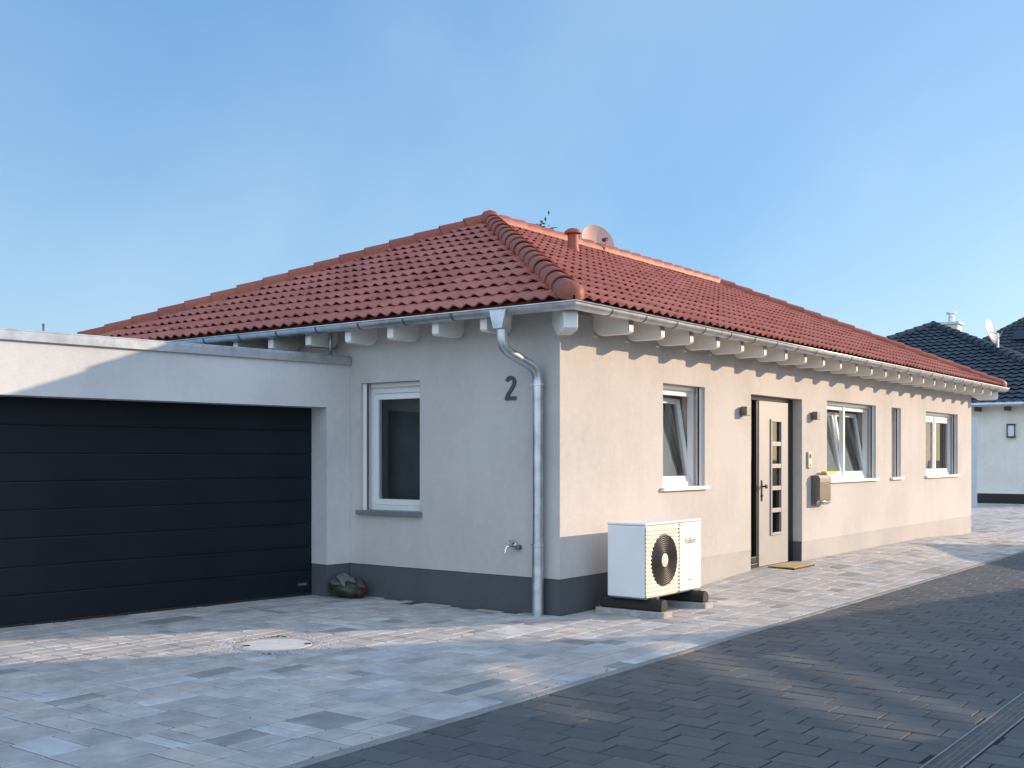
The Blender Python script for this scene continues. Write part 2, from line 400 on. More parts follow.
# manhole
mh = thing('manhole_cover', (MH.x, MH.y, 0), 'round pale concrete manhole cover with two dark lifting notches in the driveway', 'manhole')
b = MB(); b.lathe([(.276, -.05), (.276, .002), (.272, .006), (0.001, .007)], (MH.x, MH.y, 0), n=48, cap=False); b.build('lid', M['lid'], mh, autosmooth=30)
b = MB(); b.lathe([(.288, -.05), (.288, .006), (.335, .006), (.340, -.05)], (MH.x, MH.y, 0), n=48, cap=False); b.build('rim', M['concrete'], mh, autosmooth=30)
b = MB(); b.lathe([(.276, -.02), (.288, -.02)], (MH.x, MH.y, 0), n=48, cap=False); b.build('joint', M['void'], mh)
for a in (.75, -2.2):
    b = MB(); cx, cy = MH.x+.24*math.cos(a), MH.y+.24*math.sin(a)
    b.lathe([(.03, .003), (.03, .0085), (.001, .009)], (cx, cy, 0), n=12, cap=False); b.build('lifting_notch', M['void'], mh)
b = MB()
for k in range(520):                         # loose mortar round the rim
    a = R.uniform(0, 2*PI); r = .345 + abs(R.gauss(0, .07))*(1+.8*abs(math.sin(a-.6)))
    s_ = R.uniform(.004, .011); cx, cy = MH.x+r*math.cos(a), MH.y+r*math.sin(a)
    q = [(cx+s_*R.uniform(.6, 1.2)*math.cos(t+a), cy+s_*R.uniform(.6, 1.2)*math.sin(t+a)) for t in (0, 1.3, 2.5, 3.8, 5.1)]
    B0 = [b.p(x, y, .0) for x, y in q]; T0 = [b.p(cx+(x-cx)*.6, cy+(y-cy)*.6, s_*R.uniform(.3, .6)) for x, y in q]
    b.face(T0)
    for j in range(5): b.face((B0[j], B0[(j+1) % 5], T0[(j+1) % 5], T0[j]))
tag(b.build('mortar_crumbs', M['rubble']), 'pale crumbs of mortar scattered around the round manhole cover', 'rubble', kind='stuff')

b = MB()
for k in range(420):
    x = R.uniform(-4, 5.5); y = R.uniform(-7.5, 3)
    if x < .05 and y > -.05: y = -y-.06
    if R.random() < .35: x = XK+R.uniform(-.06, .2)
    s_ = R.uniform(.002, .007); h = gz(x, y); q = [(x+s_*R.uniform(.6, 1.3)*math.cos(t+k), y+s_*R.uniform(.6, 1.3)*math.sin(t+k)) for t in (0, 1.6, 3.1, 4.7)]
    B0 = [b.p(u, v, h-.001) for u, v in q]; T0 = [b.p(x+(u-x)*.5, y+(v-y)*.5, h+s_*.9) for u, v in q]; b.face(T0)
    for j in range(4): b.face((B0[j], B0[(j+1) % 4], T0[(j+1) % 4], T0[j]))
tag(b.build('grit', M['earth']), 'loose grit scattered over the paving', 'grit', kind='stuff')

# ------------------------------------------------------------------ walls with openings
def wall_mesh(b, P, a0, a1, z0, z1, th, holes):
    """faces of a wall in (a, z, depth) space; holes = (a0, a1, z0, z1)"""
    A = sorted({a0, a1, *[v for h in holes for v in h[:2] if a0 < v < a1]}); Z = sorted({z0, z1, *[v for h in holes for v in h[2:] if z0 < v < z1]})
    def solid(i, j):
        if i < 0 or j < 0 or i >= len(A)-1 or j >= len(Z)-1: return False
        ca, cz = (A[i]+A[i+1])/2, (Z[j]+Z[j+1])/2
        return not any(h[0] < ca < h[1] and h[2] < cz < h[3] for h in holes)
    q = lambda a, z, d: P(a, z, d)
    for i in range(len(A)-1):
        for j in range(len(Z)-1):
            if not solid(i, j): continue
            p0, p1, r0, r1 = A[i], A[i+1], Z[j], Z[j+1]
            b.poly([q(p0, r0, 0), q(p1, r0, 0), q(p1, r1, 0), q(p0, r1, 0)]); b.poly([q(p0, r0, th), q(p1, r0, th), q(p1, r1, th), q(p0, r1, th)])
            if not solid(i-1, j): b.poly([q(p0, r0, 0), q(p0, r1, 0), q(p0, r1, th), q(p0, r0, th)])
            if not solid(i+1, j): b.poly([q(p1, r0, 0), q(p1, r1, 0), q(p1, r1, th), q(p1, r0, th)])
            if not solid(i, j-1): b.poly([q(p0, r0, 0), q(p1, r0, 0), q(p1, r0, th), q(p0, r0, th)])
            if not solid(i, j+1): b.poly([q(p0, r1, 0), q(p1, r1, 0), q(p1, r1, th), q(p0, r1, th)])
PR = lambda a, z, d: (-d, a, z)              # entrance front, x = 0
PL = lambda a, z, d: (a, d, z)               # short front, y = 0
def lb(b, P, a0, a1, z0, z1, d0, d1):
    """box in wall space"""
    c = [P(a, z, d) for d in (d0, d1) for z in (z0, z1) for a in (a0, a1)]
    i = [b.p(*q) for q in c]
    for f in ((0,2,3,1),(4,5,7,6),(0,1,5,4),(2,6,7,3),(0,4,6,2),(1,3,7,5)): b.face([i[k] for k in f])

W_, L_ = 7.6, 14.43
house = thing('bungalow', (0, 0, 0), 'cream bungalow with red clay hip roof and the house number 2 on its short front', 'house')
ZT = 2.88; ZP = .345
win1 = (1.98, 2.968, 1.165, 2.305); win2 = (6.755, 8.83, 1.165, 2.31); win3 = (9.58, 10.07, 1.165, 2.31); win4 = (11.44, 13.46, 1.165, 2.31)
door = (4.213, 5.845, .075, 2.285); winL = (-2.607, -1.757, .925, 2.297)
b = MB(); 
wall_mesh(b, PR, 0, L_, ZP, ZT, .3, [win1, win2, win3, win4, door])
wall_mesh(b, PL, -W_, -.3, ZP, ZT, .3, [winL])
b.box(-W_, -W_+.3, .3, L_-.3, ZP, ZT); b.box(-W_, -.3, L_-.3, L_, ZP, ZT)
b.build('wall', M['plaster'], house)
b = MB(); e = .008
wall_mesh(b, lambda a, z, d: (-d-e, a, z), e, 1.25, -.1, ZP, .28, [])
wall_mesh(b, lambda a, z, d: (a, d+e, z), -W_+e, -.3, -.1, ZP, .28, [])
b.box(-W_+e, -W_+.3, .3, L_-.3, -.1, ZP); b.box(-W_+.01, -.3, L_-.3, L_-e, -.1, ZP)
b.build('plinth', M['plinth'], house)
b = MB(); lb(b, PR, 5.836, 5.8445, .06, ZP+.002, .004, .16); b.build('reveal_base', M['plinth'], house)
for q0, q1, tx in ((1.25, door[0], 'plinth in painted sunlight left of the front door'), (door[1], L_-.003, 'plinth in painted sunlight right of the front door')):
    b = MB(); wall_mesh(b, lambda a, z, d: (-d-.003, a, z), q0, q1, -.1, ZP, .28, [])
    o = b.build('plinth', M['plinth_sunlit'], house); o['label'] = tx
# inside
b = MB(); b.box(-W_+.3, -.3, .3, L_-.3, -.05, .06); b.build('room_floor', M['floor_in'], house)
b = MB(); b.box(-W_+.3, -.3, .3, L_-.3, 2.55, 2.62); b.box(-W_+.3, -.3, 1.72, 1.80, .06, 2.55); b.box(-3.6, -3.5, 1.8, L_-.3, .06, 2.55); b.box(-3.5, -.3, 3.3, 3.4, .06, 2.55); b.box(-3.5, -.3, 9.1, 9.2, .06, 2.55); b.box(-3.5, -.3, 10.5, 10.6, .06, 2.55)
b.box(-3.6, -3.5, .3, 1.72, .06, 2.55); b.box(-3.5, -1.2, .95, 1.0, .06, 2.55)  # last box: partition added close behind the pane to catch window light
b.build('room_wall', M['interior'], house)
b = MB()
def wavy(b, P, a0, a1, z0, z1, d):
    n = int((a1-a0)/.025)
    A = [(a0+(a1-a0)*k/n, d+.03*math.sin(k*1.15)+.012*math.sin(k*.37)) for k in range(n+1)]
    for (p, u), (q, v) in zip(A, A[1:]): b.poly([P(p, z0, u), P(q, z0, v), P(q, z1, v), P(p, z1, u)])
for a_, c_, d_, m_ in ((7.9, 8.9, .55, 'curtain'), (12.75, 13.5, .5, 'curtain'), (2.35, 3.15, .5, 'pane_fill'), (6.6, 7.3, .5, 'pane_fill')):  # the white pair is added in place of bright pane reflections
    b = MB(); wavy(b, PR, a_, c_, .3, 2.45, d_); b.build('curtain', M[m_], house, smooth=True)  # real curtains and the added white pane fill
b = MB(); lb(b, PL, -2.9, -1.5, .4, 2.5, .42, .425); b.build('pane_backing', M['pane_backing'], house)  # grey sheet added behind the pane to lift its tone from black
for a, d in ((11.9, .42), (12.5, .4)):
    b = MB(); b.lathe([(.07, 1.17), (.10, 1.2), (.12, 1.42), (.11, 1.44)], PR(a, 0, d), n=16); b.build('sill_pot', M['pot'], house, smooth=True)

def frame4(b, P, a0, a1, z0, z1, d0, d1, w):
    lb(b, P, a0, a0+w, z0, z1, d0, d1); lb(b, P, a1-w, a1, z0, z1, d0, d1); lb(b, P, a0+w, a1-w, z0, z0+w, d0, d1); lb(b, P, a0+w, a1-w, z1-w, z1, d0, d1)
def tilt_fn(P, z0, ang):
    def f(a, z, d, d0=.14):
        h = z - z0; c, s_ = math.cos(ang), math.sin(ang)
        return P(a, z0 + h*c - (d-d0)*s_, d0 + (d-d0)*c + h*s_)
    return f
def window(op, P, sashes, label=None, sill_mat='white', flip=False, proj=.045, sill_th=.036, sill_x=.045, rails=('right',), frame_d=.13):
    a0, a1, z0, z1 = op
    d = frame_d
    b = MB(); fw = .055
    frame4(b, P, a0+.001, a1-.001, z0+.001, z1-.001, d, d+.07, fw)
    n = len(sashes); wd = (a1-a0-2*fw)/n
    for k in range(1, n):
        lb(b, P, a0+fw+wd*k-.035, a0+fw+wd*k+.035, z0+fw, z1-fw, d+.001, d+.069)
    lb(b, P, a0+fw, a1-fw, z1-.11, z1-fw-.001, d+.012, d+.06)        # deep head
    wn = b.build('window', M['pvc'], house, bevel=.004)
    if label: wn['label'] = label
    for k, ang in enumerate(sashes):
        s0 = a0+fw+wd*k+(.004 if k == 0 else .036); s1 = a0+fw+wd*(k+1)-(.004 if k == n-1 else .036)
        zz0, zz1 = z0+fw+.004, z1-.114
        F = tilt_fn(P, zz0, ang)
        b = MB(); frame4(b, F, s0, s1, zz0, zz1, d+.014, d+.075, .062)
        sh = b.build('sash', M['pvc'], wn, bevel=.004)
        b = MB(); lb(b, F, s0+.055, s1-.055, zz0+.055, zz1-.055, d+.036, d+.040)
        b.build('pane', M['glass'], wn)
        if ang:
            b = MB(); lb(b, F, s0+.018, s0+.04, zz0+.45, zz0+.58, d+.075, d+.105); b.build('handle', M['pvc'], wn)
    b = MB()
    lb(b, P, a0-sill_x, a1+sill_x, z0-sill_th, z0+.003, -proj, -.0015)
    lb(b, P, a0+.002, a1-.002, z0-.012, z0+.0035, -.0015, d+.01)
    b.build('sill', M[sill_mat], wn, bevel=.004)
    for side in rails:
        b = MB()
        if side == 'right': r0, r1 = a1-.045, a1-.0015
        else: r0, r1 = a0+.0015, a0+.045
        lb(b, P, r0, r1, z0+.004, z1-.002, .035, .085)
        b.build('shutter_rail', M['pvc'], wn)
        b = MB()
        if side == 'right': r0, r1 = r0-.005, r0-.0004
        else: r0, r1 = r1+.0004, r1+.005
        lb(b, P, r0, r1, z0+.004, z1-.002, .05, .07); b.build('shutter_slot', M['black'], wn)
    b = MB(); lb(b, P, a0+.05, a1-.05, z1-.045, z1-.002, .098, .1285); b.build('shutter_box', M['pvc'], wn)
TILT = math.radians(9)
window(win1, PR, (TILT,), 'tilted white window beside the heat pump', rails=('right', 'left'))
window(win2, PR, (TILT, TILT), 'double white window with both sashes tilted inwards', rails=('right', 'left'))
window(win3, PR, (0,), 'narrow slit window between the two double windows', rails=('right', 'left'))
window(win4, PR, (0, 0), 'closed double white window nearest the far corner', rails=('right', 'left'))
window(winL, PL, (0,), 'closed white window with grey sill on the short front', 'alu', proj=.05, sill_th=.045, sill_x=.035, rails=('left',))

# front door
b = MB(); a0, a1, z0, z1 = door
frame4(b, PR, a0+.001, a1-.001, z0+.001, z1-.001, .13, .21, .055)
lb(b, PR, 4.66, 4.715, z0+.056, z1-.056, .13, .21); lb(b, PR, 5.645, a1-.056, z0+.056, z1-.056, .131, .21)
lb(b, PR, a0+.056, 4.66, z0+.056, .22, .131, .209)
dr_ = b.build('front_door', M['black'], house, bevel=.004)
b = MB(); lb(b, PR, a0+.056, 4.66, .22, z1-.056, .165, .172); b.build('sidelight', M['darkglass'], dr_)
gx0, gx1, gz0, gz1 = 5.06, 5.42, .47, 2.0
b = MB(); wall_mesh(b, lambda a, z, d: PR(a, z, d+.118), 4.717, 5.643, z0+.012, z1-.058, .07, [(gx0+.03, gx1-.03, gz0+.03, gz1-.03)])
b.build('door_leaf', M['doorleaf'], dr_)
b = MB(); frame4(b, PR, gx0, gx1, gz0, gz1, .100, .1175, .034)
n = 5; hh = (gz1-gz0-.068)/n
for k in range(1, n): lb(b, PR, gx0+.0345, gx1-.0345, gz0+.034+hh*k-.028, gz0+.034+hh*k+.028, .104, .125)
b.build('glazing_bar', M['doorleaf'], dr_, bevel=.003)
b = MB(); lb(b, PR, gx0+.031, gx1-.031, gz0+.031, gz1-.031, .135, .140); b.build('pane', M['darkglass'], dr_)
b = MB(); lb(b, PR, 4.775, 4.805, .93, 1.20, .108, .1185); b.lathe([(.012, 0), (.012, .05), (.028, .052), (.028, .07), (.002, .072)], (-.11, 4.79, 1.12), (1, 0, 0), 14); b.lathe([(.012, 0), (.012, .012)], (-.11, 4.79, 1.0), (1, 0, 0), 12)
b.build('handle', M['black'], dr_)
b = MB(); lb(b, PR, a0, a1, -.05, z0+.004, .0, .12); b.build('threshold', M['concrete'], dr_)

# house number
def font_mesh(to, name, mat, parent, mtx):
    dg = bpy.context.evaluated_depsgraph_get(); me = bpy.data.meshes.new_from_object(to.evaluated_get(dg))
    bpy.data.objects.remove(to, do_unlink=True); me.name = name; me.transform(mtx); me.materials.clear(); me.materials.append(mat)
    o = bpy.data.objects.new(name, me); col.objects.link(o)
    if parent: o.parent = parent
    return o
def fit(to, w_, h_):
    """scale matrix + shift so the text's box is w_ x h_ with its lower left corner at 0"""
    dg = bpy.context.evaluated_depsgraph_get(); me = bpy.data.meshes.new_from_object(to.evaluated_get(dg))
    xs_ = [v.co.x for v in me.vertices]; ys_ = [v.co.y for v in me.vertices]
    m = Matrix.Diagonal((w_/(max(xs_)-min(xs_)), h_/(max(ys_)-min(ys_)), 1, 1)) @ Matrix.Translation((-min(xs_), -min(ys_), 0))
    bpy.data.meshes.remove(me); return m
ctr = [(.052+.045*math.cos(t), .170+.045*math.sin(t)) for t in [math.radians(165-k*15) for k in range(14)]]
ctr = [(.0165+(u-.007)*.98, v) for u, v in ctr]; ctr += [(.088, .128), (.060, .088), (.030, .052), (.018, .0175)]
b = MB(); L1 = []; L2 = []
for k, (u, v) in enumerate(ctr):
    p0 = ctr[max(0, k-1)]; p1 = ctr[min(len(ctr)-1, k+1)]; d = Vector((p1[0]-p0[0], p1[1]-p0[1])).normalized(); n_ = Vector((-d.y, d.x))*.0175
    L1.append((u+n_.x, v+n_.y)); L2.append((u-n_.x, v-n_.y))
sx_, sz_ = .133/.124, .235/.2325
pt = lambda q, dd: (-.640+q[0]*sx_, -dd, 2.055+q[1]*sz_)
for k in range(len(ctr)-1):
    c = [L1[k], L1[k+1], L2[k+1], L2[k]]; b.poly([pt(q, .014) for q in c]); b.poly([pt(q, .002) for q in c])
for Lx in (L1, L2):
    for k in range(len(ctr)-1): b.poly([pt(Lx[k], .014), pt(Lx[k+1], .014), pt(Lx[k+1], .002), pt(Lx[k], .002)])
b.poly([pt(L1[0], .014), pt(L2[0], .014), pt(L2[0], .002), pt(L1[0], .002)])
q0 = pt((.000, .0), 0); q1 = pt((.124, .034), 0); b.box(q0[0], q1[0], -.0145, -.002, q0[2], q1[2])
b.build('house_number', M['number'], house)

# ------------------------------------------------------------------ roof
E0 = .44; SL = .455; ZE = 2.90                       # tile edge, rise per run, height at the edge
def zr(dist): return ZE + SL*dist                    # dist = horizontal run from tile edge
HW = W_/2 + E0
x_w, x_e, y_s, y_n = -W_-E0, E0, -E0, L_+E0+.24
cosr = 1/math.sqrt(1+SL*SL); RUN = HW
def tile_slope(name, mat, o, da, du, length, run, run_l, run_r, parent, pitch=.160, rowlen=.345, wave=.034, step=.022, seg=7, SLp=SL, flat=False):
    """tiles on a slope: o = eave start, da = direction along the eave, du = horizontal up-slope direction.
    hips leave both ends at 45 degrees."""
    o = Vector(o); da = Vector(da); du = Vector(du)
    cs = 1/math.sqrt(1+SLp*SLp); up = (du + Vector((0, 0, SLp)))*cs; nrm = da.cross(up).normalized()
    if nrm.z < 0: nrm = -nrm
    slope_len = run/cs; rows = int(math.ceil(slope_len/rowlen))
    cols = int(math.ceil(length/pitch)); b = MB()
    rnd = random.Random(len(name)+int(length*100))
    for r in range(rows):
        s0 = r*rowlen; s1 = min(s0+rowlen+.012, slope_len+.02); run0 = s0*cs; run1 = s1*cs
        a_lo = run0 if run_l else 0; a_hi = length-(run0 if run_r else 0)
        c0 = max(0, int(a_lo/pitch)-2); c1 = min(cols, int(a_hi/pitch)+3)
        for c in range(c0, c1, 2):
            b.t = rnd.random()*.98+.01
            lift = rnd.uniform(-.004, .004)
            A0 = []; A1 = []; A2 = []; LP = []
            s2 = min(s1+.06, slope_len+.02); sm = s0+rowlen*.80
            for k in range(2*seg+1):
                a = (c + k/seg)*pitch
                h = wave*(.5+.5*math.cos(2*PI*(k/seg-.5)))**1.15
                def cl(a, rn):                       # keep inside the hips
                    l_ = rn if run_l else 0; h_ = length-(rn if run_r else 0)
                    return min(max(a, l_), max(h_, l_))
                def P_(ss, hh): return b.p(*(o + da*cl(a, ss*cs) + up*ss + nrm*(hh+.012+lift)))
                A0.append(P_(s0, h+step)); A1.append(P_(min(sm, slope_len), h*.86+step*.25)); A2.append(P_(s2, h*.30-.004)); LP.append(P_(s0+.003, h+step-.013))
            for k in range(2*seg):
                b.face((A0[k], A0[k+1], A1[k+1], A1[k])); b.face((A1[k], A1[k+1], A2[k+1], A2[k])); b.face((LP[k], LP[k+1], A0[k+1], A0[k]))
    return b
roof_b = []
def roof_set(parent, mat, x_w, x_e, y_s, y_n, ZE, SLp, name='roof', **k):
    run = (x_e-x_w)/2
    T = MB()
    for o, da, du, ln in (((x_e, y_s, ZE), (0, 1, 0), (-1, 0, 0), y_n-y_s), ((x_w, y_s, ZE), (1, 0, 0), (0, 1, 0), x_e-x_w),
                          ((x_w, y_n, ZE), (0, -1, 0), (1, 0, 0), y_n-y_s), ((x_e, y_n, ZE), (-1, 0, 0), (0, -1, 0), x_e-x_w)):
        b = tile_slope(name, mat, o, da, du, ln, run, True, True, parent, SLp=SLp, **k)
        n0 = len(T.v); T.v += b.v; T.f += [tuple(i+n0 for i in f) for f in b.f]; T.tone += b.tone
    return T.build(name, mat, parent, fixn=False, autosmooth=40)
roof = roof_set(house, M['tile'], x_w, x_e, y_s, y_n, ZE, SL)
# underlay: closed board deck below the tiles
def deck(parent, name, mat, x_w, x_e, y_s, y_n, ZE, SLp, off, inset=0.02):
    b = MB(); run = (x_e-x_w)/2; xm = (x_w+x_e)/2; z0 = ZE-off; z1 = ZE+SLp*run-off
    c = [(x_w, y_s, z0), (x_e, y_s, z0), (x_e, y_n, z0), (x_w, y_n, z0)]; r0 = (xm, y_s+run, z1); r1 = (xm, y_n-run, z1)
    b.poly([c[0], c[1], r0]); b.poly([c[1], c[2], r1, r0]); b.poly([c[2], c[3], r1]); b.poly([c[3], c[0], r0, r1])
    return b
b = deck(house, 'soffit', M['white'], x_w+.03, x_e-.03, y_s+.03, y_n-.03, ZE+SL*.03, SL, .028); b.build('soffit', M['white'], roof, fixn=False)
b = deck(house, 'batten_layer', M['tile'], x_w+.02, x_e-.02, y_s+.02, y_n-.02, ZE+SL*.02, SL, -.004); b.t = .2; b.tone = [.3]*len(b.f); b.build('tile_bed', M['tile'], roof, fixn=False)
# fascia strip under the tile edge
def cap_line(name, p0, p1, mat, parent, ln=.37, r0=.120, r1=.104, end0=False, seg=12, lift=.0, b=None, drop=.08):
    """overlapping half-round ridge tiles from p0 up to p1"""
    p0 = Vector(p0); p1 = Vector(p1); d = (p1-p0); tot = d.length; d.normalize()
    side = d.cross(Vector((0, 0, 1))).normalized(); up = side.cross(d).normalized()
    n = max(1, round(tot/ln)); ln = tot/n; own = b is None
    b = b or MB()
    for k in range(n):
        b.t = R.random()*.98+.01
        st = p0 + d*(ln*k) ; en = st + d*(ln+.045); jr = R.uniform(-.004, .004)
        rings = []
        for q, r, lf in ((st, r0+jr-.016, .014), (st, r0+jr, .014), (st+d*.02, r0+jr, .013), (st+d*.06, r0+jr-.002, .012), (en, r1+jr, 0)):
            rg = []
            for j in range(seg+1):
                t = PI*j/seg; rg.append(b.p(*(q + side*(math.cos(t)*r*1.02) + up*(math.sin(t)*r*.92 + lf + lift - drop*.25) + (up*(-drop*.5) if j in (0, seg) else Vector()))))
            rings.append(rg)
        for A, B_ in zip(rings, rings[1:]):
            for j in range(seg): b.face((A[j], A[j+1], B_[j+1], B_[j]))
        if k == 0 and end0:                       # rounded starter tile
            prev = rings[1]
            for q, s_ in ((-.05, .93), (-.10, .72), (-.135, .40), (-.15, .08)):
                rg = []
                for j in range(seg+1):
                    t = PI*j/seg; rg.append(b.p(*(st + d*q + side*(math.cos(t)*r0*1.02*s_) + up*(math.sin(t)*r0*.92*s_ + .018 + lift - drop*.25) + (up*(-drop*.5) if j in (0, seg) else Vector()))))
                for j in range(seg): b.face((prev[j], prev[j+1], rg[j+1], rg[j]))
                prev = rg
    return b
xm = -W_/2; zt = zr(RUN)
a0_ = (xm, y_s+RUN, zt+.045); a1_ = (xm, y_n-RUN, zt+.045)
for nm, p0, p1, e_ in (('hip_cap', (x_e-.06, y_s+.06, ZE+.06), a0_, True), ('hip_cap', (x_w+.06, y_s+.06, ZE+.06), a0_, True),
                       ('hip_cap', (x_e-.06, y_n-.06, ZE+.06), a1_, True), ('hip_cap', (x_w+.06, y_n-.06, ZE+.06), a1_, True)):
    cap_line(nm, p0, p1, M['cap'], roof, end0=e_, lift=.01).build(nm, M['cap'], roof, fixn=False, autosmooth=50)
b = cap_line('ridge_cap', (xm, a1_[1], zt+.055), (xm, a0_[1], zt+.055), M['cap'], roof)
b.lathe([(.14, -.06), (.13, .02), (.09, .075), (.02, .10)], (xm, a0_[1], zt+.075), n=18)
b.build('ridge_cap', M['cap'], roof, fixn=False, autosmooth=50)
# clay vent pipe
b = MB(); vx, vy = -2.85, 4.5; vz = zr(E0-vx); b.t = .6
b.lathe([(.105, -.10), (.095, .02), (.078, .08), (.075, .27), (.073, .275)], (vx, vy, vz), n=20); b.lathe([(.09, .262), (.125, .275), (.118, .305), (.07, .34), (.01, .352)], (vx, vy, vz), n=20)
b.build('vent_pipe', M['cap'], roof, autosmooth=40)

# rafters
def rafter(tfn, a, wd=.085):
    b = MB(tfn)
    pts = [(-.35, zr(E0+.35)-.035), (.405, zr(E0-.405)-.035), (.405, 2.705), (.375, 2.688), (.08, 2.690), (.05, 2.70), (-.01, 2.765), (-.04, 2.79), (-.35, 2.86)]
    pts = [(d_, z_) for d_, z_ in pts]
    A = [b.p(a-wd/2, d_, z_) for d_, z_ in pts]; B = [b.p(a+wd/2, d_, z_) for d_, z_ in pts]; n = len(pts)
    for k in range(n): b.face((A[k], A[(k+1) % n], B[(k+1) % n], B[k]))
    b.face(A[::-1]); b.face(B)
    return b
y = .62
while y < L_:
    rafter(lambda a, d, z: (d, a, z), y).build('rafter', M['white'], roof, bevel=.006); b = MB(); b.box(.4055, .411, y-.04, y+.04, 2.712, 2.80); b.build('rafter_end_shade', M['zinc_dark'], roof); y += .62  # dark plate added on each rafter end, standing in for gutter shade
x = -.60
while x > -W_: rafter(lambda a, d, z: (a, -d, z), x).build('rafter', M['white'], roof, bevel=.006); x -= .60
for (cx, cy, sx, sy) in ((0, 0, 1, -1), (0, L_, 1, 1)):  # hip rafters
    d2 = Vector((sx, sy, 0)).normalized(); n2 = Vector((-d2.y, d2.x, 0)); b = MB()
    pts = [(-.3, 2.98), (.53, 2.86), (.53, 2.66), (.50, 2.635), (.20, 2.625), (.0, 2.72), (-.3, 2.80)]
    A = [b.p(cx+d2.x*t+n2.x*.065, cy+d2.y*t+n2.y*.065, z) for t, z in pts]; B = [b.p(cx+d2.x*t-n2.x*.065, cy+d2.y*t-n2.y*.065, z) for t, z in pts]; n = len(pts)
    for k in range(n): b.face((A[k], A[(k+1) % n], B[(k+1) % n], B[k]))
    b.face(A[::-1]); b.face(B); b.build('hip_rafter', M['white'], roof, bevel=.006)

# gutters: half-round sweep with mitres
GE, GR, GZ = .462, .066, 2.872
def gutter(path_fn, name='gutter'):
    b = MB(); n = 10; rings = []
    for q in path_fn:
        rg = []
        for rr in (GR, GR-.004):
            for j in range(n+1):
                t = PI + PI*j/n; rg.append((rr*math.cos(t), rr*math.sin(t)))
        rings.append((q, rg))
    idx = []
    for (base, out), rg in rings:
        idx.append([b.p(base[0]+out[0]*u, base[1]+out[1]*u, GZ+v) for u, v in rg])
    for A, B in zip(idx, idx[1:]):
        for j in range(n):
            b.face((A[j], A[j+1], B[j+1], B[j])); b.face((A[n+1+j], B[n+1+j], B[n+2+j], A[n+2+j]))
    for A in (idx[0], idx[-1]): b.face(A[:n+1])
    pts = [(base[0]+out[0]*(GR+.004), base[1]+out[1]*(GR+.004), GZ+.001) for base, out in path_fn]
    b2 = MB(); b2.tube(pts, .0085, 8)
    return b, b2
path = [((-W_-GE, -GE), (0, -1)), ((GE, -GE), (1, -1)), ((GE, L_+GE+.24), (1, 1)), ((-W_-GE, L_+GE+.24), (-1, 1))]
b, b2 = gutter(path); gut = b.build('gutter', M['zinc'], roof, autosmooth=50); b2.build('gutter_bead', M['zinc'], roof, smooth=True)
def strap(fn):
    b = MB(); n = 10; A = []
    for rr in (GR+.0035, GR+.0005):
        for wv in (-.013, .013): A.append([b.p(*fn(wv, rr*math.cos(PI+PI*j/n), GZ+rr*math.sin(PI+PI*j/n))) for j in range(n+1)])
    for j in range(n): b.face((A[0][j], A[0][j+1], A[1][j+1], A[1][j]))
    for p_, q_ in ((0, 2), (1, 3)):
        for j in range(n): b.face((A[p_][j], A[p_][j+1], A[q_][j+1], A[q_][j]))
    return b
y = .1
while y < L_+.5: strap(lambda w_, u, z, y=y: (GE+u, y+w_, z)).build('gutter_bracket', M['zinc_dark'], roof); y += .62
x = -.28
while x > -W_: strap(lambda w_, u, z, x=x: (x+w_, -GE-u, z)).build('gutter_bracket', M['zinc_dark'], roof); x -= .62

# downpipe
fx = -.324; px_, py_ = -.195, -.085
b = MB(); b.prism([(fx-.10, GZ-.012), (fx+.10, GZ-.012), (fx+.052, GZ-.19), (fx-.052, GZ-.19)], 'y', -GE-GR-.02, -GE+.045)
b.build('rainwater_head', M['zinc'], house, bevel=.006)
b = MB()
pts = [(fx, -GE-.012, GZ-.17), (fx, -GE-.012, GZ-.26)]
def bez(p0, p1, p2, n=6): return [tuple((1-t)**2*Vector(p0)+2*t*(1-t)*Vector(p1)+t*t*Vector(p2)) for t in [k/n for k in range(1, n+1)]]
c1 = (fx, -GE-.012, GZ-.37); c2 = (px_, py_, 2.33)
d12 = (Vector(c2)-Vector(c1)).normalized()
pts += bez(pts[-1], c1, tuple(Vector(c1)+d12*.11)); pts += [tuple(Vector(c2)-d12*.11)]; pts += bez(pts[-1], c2, (px_, py_, 2.22)); pts += [(px_, py_, 2.12)]
b.tube(pts, .050, 18); 
b.tube([(px_, py_, 2.22), (px_, py_, .62)], .0505, 18); b.tube([(px_, py_, .64), (px_, py_, -.03)], .056, 18)
b.build('downpipe', M['zinc'], house, autosmooth=50)
for z_ in (2.185, .665):
    b = MB(); b.lathe([(.052, -.014), (.060, -.012), (.060, .012), (.052, .014)], (px_, py_, z_), n=18, cap=False); b.box(px_-.075, px_-.055, py_-.012, py_+.012, z_-.012, z_+.012); b.box(px_-.006, px_+.006, py_+.05, .005, z_-.006, z_+.006)
    b.build('pipe_clamp', M['zinc'], house, autosmooth=40)

